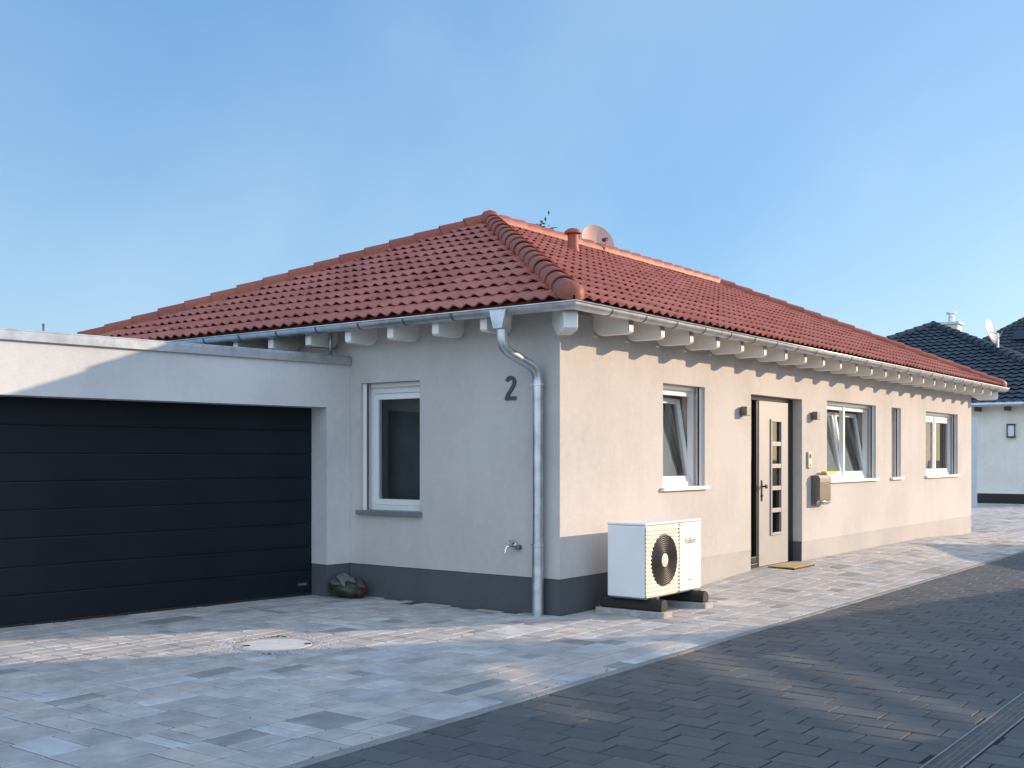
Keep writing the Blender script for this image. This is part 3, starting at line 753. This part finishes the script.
# satellite dish behind the ridge
def dish(name, base, c, nrm, rx, rz_, label, mat, dark, mast_r=.022):
    t = thing(name, base, label, 'satellite dish'); c = Vector(c); n = Vector(nrm).normalized(); s_ = n.cross(Vector((0, 0, 1))).normalized(); u = s_.cross(n)
    b = MB(); K = 30; rings = []
    for k in range(9):
        f = k/8; rings.append([b.p(*(c + s_*(rx*f*math.cos(2*PI*j/K)) + u*(rz_*f*math.sin(2*PI*j/K)) + n*(.22*rx*f*f))) for j in range(K)])
    for A, B in zip(rings, rings[1:]):
        for j in range(K): b.face((A[j], A[(j+1) % K], B[(j+1) % K], B[j]))
    back = [b.p(*(c + s_*(rx*1.015*math.cos(2*PI*j/K)) + u*(rz_*1.015*math.sin(2*PI*j/K)) + n*(.22*rx-.02))) for j in range(K)]
    for j in range(K): b.face((rings[-1][j], rings[-1][(j+1) % K], back[(j+1) % K], back[j]))
    b.build('reflector', mat, t, fixn=False, autosmooth=50)
    b = MB(); tip = c + n*(rx*1.05) - u*(rz_*.35)
    b.tube([tuple(c-u*rz_*.95+n*.1), tuple(tip)], .012, 8); b.build('feed_arm', mat, t)
    b = MB(); b.tube([tuple(tip-n*.02), tuple(tip+u*.05-n*.10)], [.035, .03], 12); b.build('receiver', dark, t)
    b = MB(); b.tube([tuple(base), (base[0], base[1], c.z-.05)], mast_r, 10); b.tube([(base[0], base[1], c.z-.06), tuple(c-n*.01)], .02, 8); b.build('mast', M['zinc'], t)
    return t
dish('satellite_dish', (-4.1, 6.86, zr(-4.1-x_w)), (-3.92, 6.80, 5.0), (.80, -.42, .40), .30, .33, 'brick red satellite dish peeping over the red ridge', M['dish'], M['dish_dark'])

# ------------------------------------------------------------------ garage
gar = thing('garage', tuple(GI), 'flat roofed pale garage with wide black sectional door', 'garage', rz=0)
PG = lambda a, z, d: G(a, d, z)
DS0, DS1, DZ = .311, 5.35, 2.033
b = MB(); wall_mesh(b, PG, .004, 5.75, ZP, 2.515, .30, [(DS0, DS1, .0, DZ)])
for q in ((5.45, 5.75),):
    lb(b, PG, q[0], q[1], ZP, 2.515, .3, 6.0)
lb(b, PG, .004, 5.45, ZP, 2.515, 5.7, 6.0); lb(b, PG, .004, 5.45, 2.36, 2.515, .3, 5.7)
b.build('wall', M['plaster_garage'], gar)
for q in ((.004, DS0-.0015), (DS1+.0015, 5.745)):
    b = MB(); lb(b, PG, q[0], q[1], -.1, ZP, .008, .292); b.build('plinth', M['plinth'], gar)
b = MB(); lb(b, PG, .004, 5.80, 2.500, 2.585, -.030, 6.02); lb(b, PG, .004, 5.80, 2.585, 2.600, -.022, .12)
b.build('coping', M['zinc'], gar, bevel=.004)
b = MB(); lb(b, PG, .30, 5.36, 2.0, 2.36, .36, .40); b.build('door_head', M['black'], gar)
dp = .288; pz = [.022]; ph = .2520
for k in range(9): pz.append(pz[-1]+ph)
b = MB()
for k in range(9):
    z0_, z1_ = pz[k], min(pz[k+1], 2.36)
    n_ = [(dp-.003, z0_+.001), (dp-.0085, z0_+.004), (dp-.010, z0_+.009), (dp-.010, z1_-.013), (dp-.007, z1_-.005), (dp-.002, z1_-.0015)]
    for (d0_, q0), (d1_, q1) in zip(n_, n_[1:]): b.poly([PG(DS0-.02, q0, d0_), PG(DS1+.02, q0, d0_), PG(DS1+.02, q1, d1_), PG(DS0-.02, q1, d1_)])
    b.poly([PG(DS0-.02, z1_-.0015, dp-.002), PG(DS1+.02, z1_-.0015, dp-.002), PG(DS1+.02, z1_+.0012, dp-.002), PG(DS0-.02, z1_+.0012, dp-.002)])
gd = b.build('garage_door', M['anthracite'], gar, fixn=False)
b = MB(); lb(b, PG, DS0-.02, DS1+.02, -.02, .024, dp-.012, dp+.03); b.build('bottom_seal', M['rubber'], gd)
b = MB(); lb(b, PG, DS0+.055, DS0+.185, .105, .145, dp-.0135, dp-.0102); b.build('maker_plate', M['plate'], gd)
b = MB()
for k in range(5): lb(b, PG, DS0+.075+.02*k, DS0+.088+.02*k, .117, .133, dp-.0148, dp-.0137)
b.build('plate_relief', M['alu'], gd)
# small spout from the eaves gutter onto the garage roof
b = MB(); b.tube([(-2.95, -.12, 2.92), (-2.95, -.12, 2.60)], .020, 12); b.build('roof_spout', M['zinc'], gar, smooth=True)
b = MB(); lb(b, PG, .03, .06, 2.60, 2.65, .5, .53)
b = MB(); q = G(3.33, .06, 0); b.tube([(q[0], q[1], 2.6), (q[0], q[1], 2.655)], [.008, .012], 8); b.lathe([(.001, .05), (.012, .056), (.012, .07), (.001, .076)], (q[0], q[1], 2.6), n=10); b.build('roof_stud', M['zinc_dark'], gar)

# ------------------------------------------------------------------ things on and by the house
def wall_lamp(P, a, z, label):
    q = P(a, 0, 0); t = thing('wall_lamp', (q[0], q[1], z), label, 'wall lamp', 'wall lamps beside the front door')
    b = MB(); wd = .06
    lb(b, P, a-wd, a+wd, z-.055, z+.055, -.10, -.018); b.build('lamp_body', M['mail'], t, bevel=.003)
    b = MB(); lb(b, P, a-.045, a+.045, z-.045, z+.045, -.018, .0005); b.build('back_plate', M['zinc_dark'], t)
    b = MB(); lb(b, P, a-wd+.012, a+wd-.012, z-.058, z-.0552, -.09, -.03); lb(b, P, a-wd+.012, a+wd-.012, z+.0552, z+.058, -.09, -.03); b.build('lens', M['pvc'], t)
wall_lamp(PR, 3.94, 2.06, 'small steel cube lamp between the tilted single window and the front door')
wall_lamp(PR, 6.20, 2.07, 'small steel cube lamp right of the front door above the doorbell panel')
t = thing('doorbell_panel', (0, 6.07, 1.46), 'slim steel doorbell panel on the wall above the letterbox', 'doorbell')
b = MB(); lb(b, PR, 6.01, 6.13, 1.35, 1.57, -.028, -.0005); b.build('plate', M['steel'], t, bevel=.004)
b = MB(); b.lathe([(.016, 0), (.016, .005), (.001, .007)], (.028, 6.07, 1.40), (1, 0, 0), 16); b.build('button', M['chrome'], t)
b = MB(); lb(b, PR, 6.035, 6.105, 1.48, 1.545, -.030, -.0285); b.build('speaker_grille', M['black'], t)
t = thing('letterbox', (0, 6.4, .85), 'metal letterbox hanging on the wall right of the front door', 'letterbox')
b = MB(); prof = [(.0005, .845), (.085, .835), (.115, .852), (.125, .90), (.125, 1.20), (.10, 1.235), (.0005, 1.245)]
b.prism([(x_, z_) for x_, z_ in prof], 'y', 6.17, 6.58); b.build('box', M['mail'], t, bevel=.006)
b = MB(); b.prism([(.128, 1.15), (.129, 1.205), (.103, 1.241), (.02, 1.25), (.02, 1.253), (.106, 1.246), (.133, 1.206), (.131, 1.15)], 'y', 6.165, 6.585); b.build('flap', M['steel'], t)
b = MB(); b.tube([(.09, 6.166, .875), (.09, 6.584, .875)], .034, 14); b.build('paper_roll', M['steel'], t, smooth=True)
b = MB(); b.lathe([(.009, 0), (.009, .006)], (.125, 6.375, 1.10), (1, 0, 0), 12); b.build('lock', M['chrome'], t)
b = MB(lambda x_, y_, z_: (x_, y_, z_)); 
b.prism([(.03, 1.256), (.10, 1.256), (.118, 1.262), (.112, 1.292), (.06, 1.302), (.032, 1.29)], 'y', 6.44, 6.86)
tag(b.build('folded_leaflet', M['yellow'], bevel=.006), 'yellow folded leaflet lying across the letterbox top', 'leaflet')
t = thing('doormat', (.35, 5.05, gz(.35, 5.05)), 'ochre coir doormat on the paving before the front door', 'doormat')
b = MB(); zz = gz(.2, 5.0)+.006; b.prism([(.02, 4.70), (.36, 4.70), (.36, 5.36), (.02, 5.36)], 'z', zz-.03, zz+.016); b.build('pile', M['mat'], t, bevel=.004)
b = MB(); b.prism([(.01, 4.69), (.37, 4.69), (.37, 5.37), (.01, 5.37)], 'z', zz-.03, zz+.006); b.build('rubber_border', M['rubber'], t)

# outdoor tap
t = thing('outdoor_tap', (-.53, 0, .64), 'small metal outdoor tap on the short front wall beside the downpipe', 'tap')
b = MB(); b.lathe([(.030, 0), (.030, .006), (.012, .010), (.012, .09), (.016, .092)], (-.53, .0005, .64), (0, -1, 0), 16)
b.tube([(-.53, -.075, .64), (-.55, -.10, .635), (-.556, -.118, .60), (-.556, -.12, .565)], [.013, .013, .012, .011], 12); b.build('spout', M['chrome'], t, autosmooth=45)
b = MB(); b.lathe([(.008, 0), (.008, .03), (.02, .032), (.02, .045), (.001, .048)], (-.53, -.06, .65), (.15, 0, 1), 14); b.tube([(-.56, -.06, .692), (-.50, -.06, .692)], .007, 8); b.build('handle', M['chrome'], t, autosmooth=45)
b = MB(); b.lathe([(.024, 0), (.024, .05), (.018, .055)], (-.465, .0005, .628), (0, -1, 0), 14); b.tube([(-.465, -.03, .628), (-.53, -.03, .636)], .009, 8); b.build('vacuum_breaker', M['zinc_dark'], t, autosmooth=45)

# heat pump
HX0, HX1, HY0, HY1, HZ0, HZ1 = .275, .696, .40, 1.515, .175, .873
hp = thing('heat_pump', (.48, .96, 0), 'white heat pump outdoor unit with dark round fan on black rubber feet', 'heat pump')
b = MB(); b.box(HX0, HX1-.012, HY0, HY1, HZ0, HZ1-.02); b.build('casing', M['casing'], hp, bevel=.012)
b = MB(); b.box(HX0-.003, HX1+.002, HY0-.002, HY1+.002, HZ1-.0185, HZ1+.004); b.build('lid', M['casing'], hp, bevel=.008)
YS = 1.045
b = MB(); b.box(HX1-.0125, HX1, YS+.02, HY1-.001, HZ0+.002, HZ1-.023); b.build('service_panel', M['casing'], hp, bevel=.005)
cyf, czf, rf = .755, .510, .250
b = MB()                                              # grille panel with a round opening
K = 48; y0g, y1g, z0g, z1g = HY0+.004, YS+.018, HZ0+.002, HZ1-.023
inner = [b.p(HX1-.002, cyf+rf*math.cos(2*PI*k/K), czf+rf*math.sin(2*PI*k/K)) for k in range(K)]
inn2 = [b.p(HX1-.03, cyf+rf*math.cos(2*PI*k/K), czf+rf*math.sin(2*PI*k/K)) for k in range(K)]
outer = []
for k in range(K):
    c_, s_ = math.cos(2*PI*k/K), math.sin(2*PI*k/K)
    f = min(((y1g-cyf) if c_ > 0 else (cyf-y0g))/max(abs(c_), 1e-6), ((z1g-czf) if s_ > 0 else (czf-z0g))/max(abs(s_), 1e-6))
    outer.append(b.p(HX1-.002, cyf+f*c_, czf+f*s_))
for k in range(K):
    j = (k+1) % K; b.face((inner[k], inner[j], outer[j], outer[k])); b.face((inn2[k], inn2[j], inner[j], inner[k]))
zz = z0g+.02
while zz < z1g-.01:                                   # slats
    dzz = abs(zz+.006-czf); cut = math.sqrt(max(0, (rf+.006)**2-dzz*dzz))
    for ya, yb in ((y0g, cyf-cut), (cyf+cut, y1g-.03)) if cut > 0 else ((y0g, y1g-.03),):
        if yb-ya > .01: b.prism([(HX1-.0025, zz), (HX1+.010, zz+.002), (HX1+.004, zz+.013), (HX1-.0025, zz+.016)], 'y', ya, yb)
    zz += .038
b.build('fan_grille', M['grille'], hp)
b = MB(); b.box(HX1-.0121, HX1-.0095, cyf-rf, cyf+rf, czf-rf, czf+rf); 
b = MB(); b.lathe([(rf-.001, 0), (.002, .001)], (HX1-.0115, cyf, czf), (1, 0, 0), 48, cap=False); b.build('fan_recess', M['void'], hp)
b = MB()
for k in range(10):
    r_ = .066+.0195*k; b.tube([(HX1+.004, cyf+r_*math.cos(2*PI*j/44), czf+r_*math.sin(2*PI*j/44)) for j in range(44)], .0052, 8, closed=True)
for k in range(4):
    a = 2*PI*k/4+.6; b.tube([(HX1+.002, cyf+.06*math.cos(a), czf+.06*math.sin(a)), (HX1+.002, cyf+(rf+.002)*math.cos(a), czf+(rf+.002)*math.sin(a))], .0032, 6)
b.build('fan_guard', M['fan'], hp, smooth=True)
b = MB(); b.lathe([(.070, 0), (.070, .007), (.066, .009), (.001, .0095)], (HX1-.001, cyf, czf), (1, 0, 0), 28, cap=False); b.build('fan_hub', M['grille'], hp, autosmooth=30)
b = MB(); zz = HZ0+.04
while zz < HZ1-.05: b.box(HX1-.003, HX1+.003, YS-.008, YS+.010, zz, zz+.014); zz += .036
b.build('vent_slot', M['plate'], hp)
cu = bpy.data.curves.new('lettering', 'FONT'); cu.body = 'Vaillant'; cu.size = .1; cu.extrude = .0008
to = bpy.data.objects.new('lettering', cu); col.objects.link(to); ft = fit(to, .235, .058)
MX = Matrix.Translation((HX1+.0012, 1.165, .640)) @ Matrix(((0, 0, 1, 0), (1, 0, 0, 0), (0, 1, 0, 0), (0, 0, 0, 1)))
o = font_mesh(to, 'lettering', M['logo'], None, hp.matrix_basis.inverted() @ MX @ ft); o.parent = hp
b = MB(); b.box(HX1, HX1+.001, 1.24, 1.33, .272, .284); b.build('type_mark', M['logo'], hp)
for yc in (.52, 1.36):
    b = MB(); pr = [(-.06, .055), (.06, .055), (.066, .075), (.060, .125), (.040, .155), (.0, .166), (-.040, .155), (-.060, .125), (-.066, .075)]
    b.prism([(yc+u, v) for u, v in pr], 'x', .16, .83); f_ = b.build('rubber_foot', M['rubber'], hp, bevel=.01)
    b = MB(); b.box(.62, .66, yc-.02, yc+.02, .16, .178); b.lathe([(.016, 0), (.016, .02)], (.755, yc, .166), n=8); b.box(.30, .34, yc-.02, yc+.02, .16, .178); b.build('mounting_bolt', M['steel'], hp)
    b = MB(); b.box(.12, .87, yc-.09, yc+.08, -.01, .053); b.build('concrete_slab', M['concrete'], hp, bevel=.006)
b = MB(); b.box(HX0+.02, HX1-.03, HY0+.03, HY1-.03, .16, .1755); b.build('base_tray', M['zinc_dark'], hp)

# bag in the corner
def lump(c, r, seed, amp=.12, n=26, m=18, flat=.0):
    b = MB(); rnd = random.Random(seed); ph = [(rnd.uniform(1.5, 7), rnd.uniform(1.5, 7), rnd.uniform(1.5, 7), rnd.uniform(0, 6)) for _ in range(9)]
    rows = []
    for i in range(m+1):
        th = PI*i/m; row = []
        for j in range(n):
            p_ = 2*PI*j/n; d = Vector((math.sin(th)*math.cos(p_), math.sin(th)*math.sin(p_), math.cos(th)))
            k = 1 + amp*sum(math.sin(a*d.x+b_*d.y+c_*d.z+e_) for a, b_, c_, e_ in ph)/4
            v = Vector((c[0]+d.x*r[0]*k, c[1]+d.y*r[1]*k, max(flat, c[2]+d.z*r[2]*k))); row.append(b.p(*v))
        rows.append(row)
    for A, B in zip(rows, rows[1:]):
        for j in range(n): b.face((A[j], A[(j+1) % n], B[(j+1) % n], B[j]))
    return b
bx_, by_ = -2.60, -.24
t = thing('rubbish_bag', (bx_, by_, 0), 'crumpled plastic rubbish sack in the corner between garage and house', 'bag')
lump((bx_+.0, by_+.02, .10), (.20, .15, .095), 3, .16, flat=.004).build('sack', M['soil_bag'], t, smooth=True)
lump((bx_+.11, by_+.07, .10), (.12, .10, .10), 5, .2, flat=.004).build('sack_neck', M['red_bag'], t, smooth=True)
lump((bx_-.03, by_+.02, .165), (.15, .13, .085), 9, .26, n=40, m=26).build('crumpled_film', M['film'], t, smooth=False)

# ------------------------------------------------------------------ neighbours behind
def hip_house(t, x0, x1, y0, y1, zw, ze, SLp, wallm, roofm, ov=.5, win=(), px=None):
    b = MB(); b.box(x0, x1, y0, y1, .32 if zw > 0 else 0, ze-.02); wl = b.build('wall', wallm, t)
    b = MB(); b.box(x0+.01, x1-.01, y0+.01, y1-.01, -.06, .32); b.build('plinth', M['black'], t)
    X0, X1, Y0, Y1 = x0-ov, x1+ov, y0-ov, y1+ov
    rf_ = roof_set(t, roofm, X0, X1, Y0, Y1, ze, SLp, pitch=.3, rowlen=.36, wave=.055, step=.035, seg=5)
    deck(t, 'soffit', M['white'], X0+.04, X1-.04, Y0+.04, Y1-.04, ze, SLp, .03).build('soffit', M['white'], rf_, fixn=False)
    deck(t, 'bed', roofm, X0+.03, X1-.03, Y0+.03, Y1-.03, ze+.015, SLp, -.003).build('tile_bed', roofm, rf_, fixn=False)
    run = (X1-X0)/2; xm_ = (X0+X1)/2; zt_ = ze+SLp*run
    b = MB()
    for p0, p1 in (((X0, Y0, ze+.05), (xm_, Y0+run, zt_+.05)), ((X1, Y0, ze+.05), (xm_, Y0+run, zt_+.05)), ((X0, Y1, ze+.05), (xm_, Y1-run, zt_+.05)), ((X1, Y1, ze+.05), (xm_, Y1-run, zt_+.05)), ((xm_, Y0+run, zt_+.05), (xm_, Y1-run, zt_+.05))):
        if (Vector(p1)-Vector(p0)).length > .5: cap_line('cap', p0, p1, roofm, rf_, ln=.4, r0=.15, r1=.12, b=b, seg=8)
    b.build('ridge_cap', roofm, rf_, fixn=False, autosmooth=50)
    b = MB(); b.tube([(X0, Y0-.04, ze-.02), (X1+.04, Y0-.04, ze-.02), (X1+.04, Y1, ze-.02)], .075, 10); b.build('gutter', M['zinc'], rf_, smooth=True)
    return rf_
nb = thing('neighbour_house', (-7.1, 36, 0), 'pale yellow house with dark tiled hip roof beyond the far corner', 'house')
hip_house(nb, -14.1, -.1, 29.5, 43.5+1, 1, 3.2, .466, M['slatehouse'], M['slate'])
nrf = [o for o in nb.children if o.name.startswith('roof')][0]
for x_ in [-13.5+.9*k for k in range(15)]:
    b = MB(); b.box(x_-.06, x_+.06, 29.05, 29.6, 2.98, 3.14); b.build('rafter', M['black'], nrf)
b = MB(); cx, cy = -7.5, 40.5
b.box(cx-.35, cx+.35, cy-.35, cy+.35, 6.2, 7.12); b.box(cx-.42, cx+.42, cy-.42, cy+.42, 7.12, 7.22); b.build('chimney', M['whitehouse'], nrf)
b = MB(); b.lathe([(.13, 0), (.13, .2), (.11, .22), (.11, .36), (.2, .37), (.2, .44), (.02, .46)], (cx, cy, 7.22), n=16); b.build('flue', M['steelbright'], nrf, autosmooth=40)
dish('satellite_dish', (-3.96, 33.36, 5.2), (-4.22, 33.25, 5.95), (.93, -.15, .30), .42, .47, 'light grey satellite dish on a mast on the dark hip', M['dish_grey'], M['dish_dark'], .04)
t = thing('wall_lamp', (-2.63, 29.5, 2.1), 'dark framed wall lantern on the pale yellow house beyond', 'wall lamp')
lx = -2.63
b = MB(); b.box(lx-.13, lx+.13, 29.38, 29.497, 2.12, 2.16); b.box(lx-.13, lx+.13, 29.38, 29.497, 2.52, 2.56)
for u in (-.13, .10): b.box(lx+u, lx+u+.03, 29.38, 29.41, 2.16, 2.52)
b.build('cage', M['black'], t)
b = MB(); b.box(lx-.09, lx+.09, 29.42, 29.49, 2.165, 2.515); b.build('diffuser', M['pvc'], t)
b = MB(); b.box(-3.26, -3.05, 26.9, 27.0, -.05, 2.68)
tag(b.build('privacy_screen', M['screen'], bevel=.01), 'narrow pale privacy screen standing before the pale yellow house', 'screen')
n3 = thing('farther_house', (-6.4, 60, 0), 'farthest house, dark roof carrying solar panels', 'house')
hip_house(n3, -13.9, 1.6, 52.9, 68.5, 1, 5.0, .70, M['whitehouse'], M['slate'])
def on_slope(a, r): return (-14.4+a, 52.4+r, 5.0+.70*r)       # south slope of the farthest house
cs = 1/math.sqrt(1+.49); upv = Vector((0, cs, .70*cs)); nv = Vector((0, -.70*cs, cs))
def solar(a, r, label):
    o = Vector(on_slope(a, r)) + nv*.14
    t = thing('solar_panel', tuple(o), label, 'solar panel', 'solar panels on the farthest roof')
    wd, hgt = 1.75, 1.08
    c = [o, o+Vector((wd, 0, 0)), o+Vector((wd, 0, 0))+upv*hgt, o+upv*hgt]
    b = MB(); B = [b.p(*(q-nv*.04)) for q in c]; T_ = [b.p(*q) for q in c]; b.face(T_); b.face(B[::-1])
    for k in range(4): b.face((B[k], B[(k+1) % 4], T_[(k+1) % 4], T_[k]))
    b.build('panel_glass', M['solar'], t)
    b = MB()
    for k in range(4):
        b.tube([tuple(c[k]+nv*.004), tuple(c[(k+1) % 4]+nv*.004)], .018, 6)
    b.build('panel_frame', M['dish_dark'], t)
nmr = ('lower row', 'upper row'); nmc = ('leftmost', 'second from left', 'third from left', 'fourth from left')
for r_ in range(2):
    for c_ in range(3):
        solar(5.75+1.8*c_+(.6 if r_ else 0), 4.0+1.0*r_*.92, '%s dark solar panel in the %s on the farthest roof' % (nmc[c_], nmr[r_]))

# ------------------------------------------------------------------ across the lane (outside the picture; they cast its shade and mirror in the glass)
hs = Vector((.588, .809, 0)); ns = Vector((-.809, .588, 0)); TAN = math.tan(SUN_EL)
def Q(q, p, z): v = hs*p + ns*q; return (v.x, v.y, z)
opp = thing('opposite_house', Q(-4, 15, 0), 'low white building across the lane with a lean-to roof, outside the picture', 'house')
b = MB(lambda q, p, z: Q(q, p, z))
zc = lambda p_, p0=12.9: (p0-p_)*TAN
b.prism([(.35, -.1), (.35, zc(5.5)-.1), (-1.3, zc(1.05)-.1), (-1.3, -.1)], 'y', 13.0, 19.0)
b.build('wall', M['whitehouse'], opp)
b = MB(lambda q, p, z: Q(q, p, z))
b.prism([(.55, zc(5.85)-.13), (.55, zc(5.85)), (-1.3, zc(1.05)), (-1.3, zc(1.05)-.13)], 'y', 12.9, 19.2)
b.build('roof', M['slate'], opp)
bn = thing('streak_gobo', Q(-6, 9, 0), 'added unseen barn with gaps between wall boards, outside the picture', 'gobo')
b = MB(lambda q, p, z: Q(q, p, z))
PB = 8.5  # added unseen wall: slits throw the light streaks, boards shade the lane
slits = [(-1.55, -4.9, zc(.28, PB), .11), (-2.35, -4.7, zc(.92, PB), .08), (-2.1, -4.0, zc(-1.26, PB), .075)]
holes = [(q1, q0, z_-h_/2, z_+h_/2) for q0, q1, z_, h_ in slits]
wall_mesh(b, lambda a, z, d: (a, PB+d, z), -11.5, -1.3, -.1, zc(-5.5, PB)-.1, .03, holes)
b.prism([(-1.3, zc(-5.5, PB)-.1), (-11.5, zc(-5.0, PB)-.1), (-5.5, zc(-14, PB)-.1)], 'y', PB, PB+.03)
b.build('slit_wall', M['bark'], bn)
b = MB(lambda q, p, z: Q(q, p, z))
b.prism([(-1.12, zc(-5.1, PB)-.14), (-1.12, zc(-5.1, PB)), (-5.5, zc(-14, PB)), (-11.8, zc(-5.0, PB)), (-11.8, zc(-5.0, PB)-.14), (-5.5, zc(-14, PB)-.14)], 'y', PB-.1, PB+4.2)
b.build('roof', M['slate'], bn)  # roof of the added unseen barn
for q_ in (-1.5, -11.3):  # roof and posts only dress the added slit wall
    b = MB(lambda q, p, z: Q(q, p, z)); b.box(q_-.1, q_+.1, PB+3.8, PB+4.0, -.1, zc(-5.5, PB)-.15); b.build('gobo_post', M['bark'], bn)
fe = thing('garden_fence', Q(4, 11, 0), 'board garden fence across the lane, outside the picture', 'fence')
b = MB(lambda q, p, z: Q(q, p, z)); b.prism([(2.0, 0), (2.0, (11-7.2)*TAN), (5.6, (11-8.0)*TAN), (5.6, 0)], 'y', 11.0, 11.05); b.build('board_panel', M['bark'], fe)
def tree(loc, zc0, zc1, rq, rp, n, label, name='tree', size=.16, seed=1, lean=0):
    rnd = random.Random(seed); t = thing(name, loc, label, 'tree')
    b = MB(); x_, y_, z_ = loc; top = zc1*.9
    b.tube([(x_, y_, -.1), (x_+.05, y_, zc0*.5), (x_-.03, y_+.04, zc0), (x_+lean, y_, top)], [.17, .14, .11, .03], 10); tr = b.build('trunk', M['bark'], t, smooth=True)
    for k in range(14):
        zz = zc0+(zc1-zc0)*rnd.uniform(.0, .8); a = rnd.uniform(0, 2*PI); ln = rnd.uniform(.5, .95)*rq
        b = MB(); b.tube([(x_, y_, zz), (x_+math.cos(a)*ln*.5, y_+math.sin(a)*ln*.5, zz+.25), (x_+math.cos(a)*ln, y_+math.sin(a)*ln, zz+.7)], [.05, .035, .01], 6); b.build('branch', M['bark'], tr)
    b = MB(); cl = [(rnd.gauss(0, .45), rnd.gauss(0, .45), rnd.uniform(-.9, .9)) for _ in range(38)]
    cl = [c for c in cl if c[0]**2+c[1]**2+c[2]**2 < 1.0]; zc = (zc0+zc1)/2; hz = (zc1-zc0)/2
    for k in range(n):
        c = rnd.choice(cl); s_ = .25
        u = [c[i]+rnd.gauss(0, s_)*.7 for i in range(3)]
        ctr = Vector((x_, y_, zc)) + ns*(u[0]*rq) + hs*(u[1]*rp) + Vector((0, 0, u[2]*hz))
        d1 = Vector((rnd.gauss(0, 1), rnd.gauss(0, 1), rnd.gauss(0, 1))).normalized(); d2 = d1.orthogonal().normalized(); z_ = size*rnd.uniform(.5, 1.1)
        b.t = rnd.random()*.98+.01
        b.poly([tuple(ctr-d1*z_), tuple(ctr-d2*z_*.45), tuple(ctr+d1*z_), tuple(ctr+d2*z_*.45)])
    b.build('crown', M['leaf'], t, fixn=False)
tree((-17.5, 24.3, 0), 6.3, 9.98, 1.9, 1.9, 1500, 'thin treetop peeping above the red roof ridge', seed=8, size=.14)
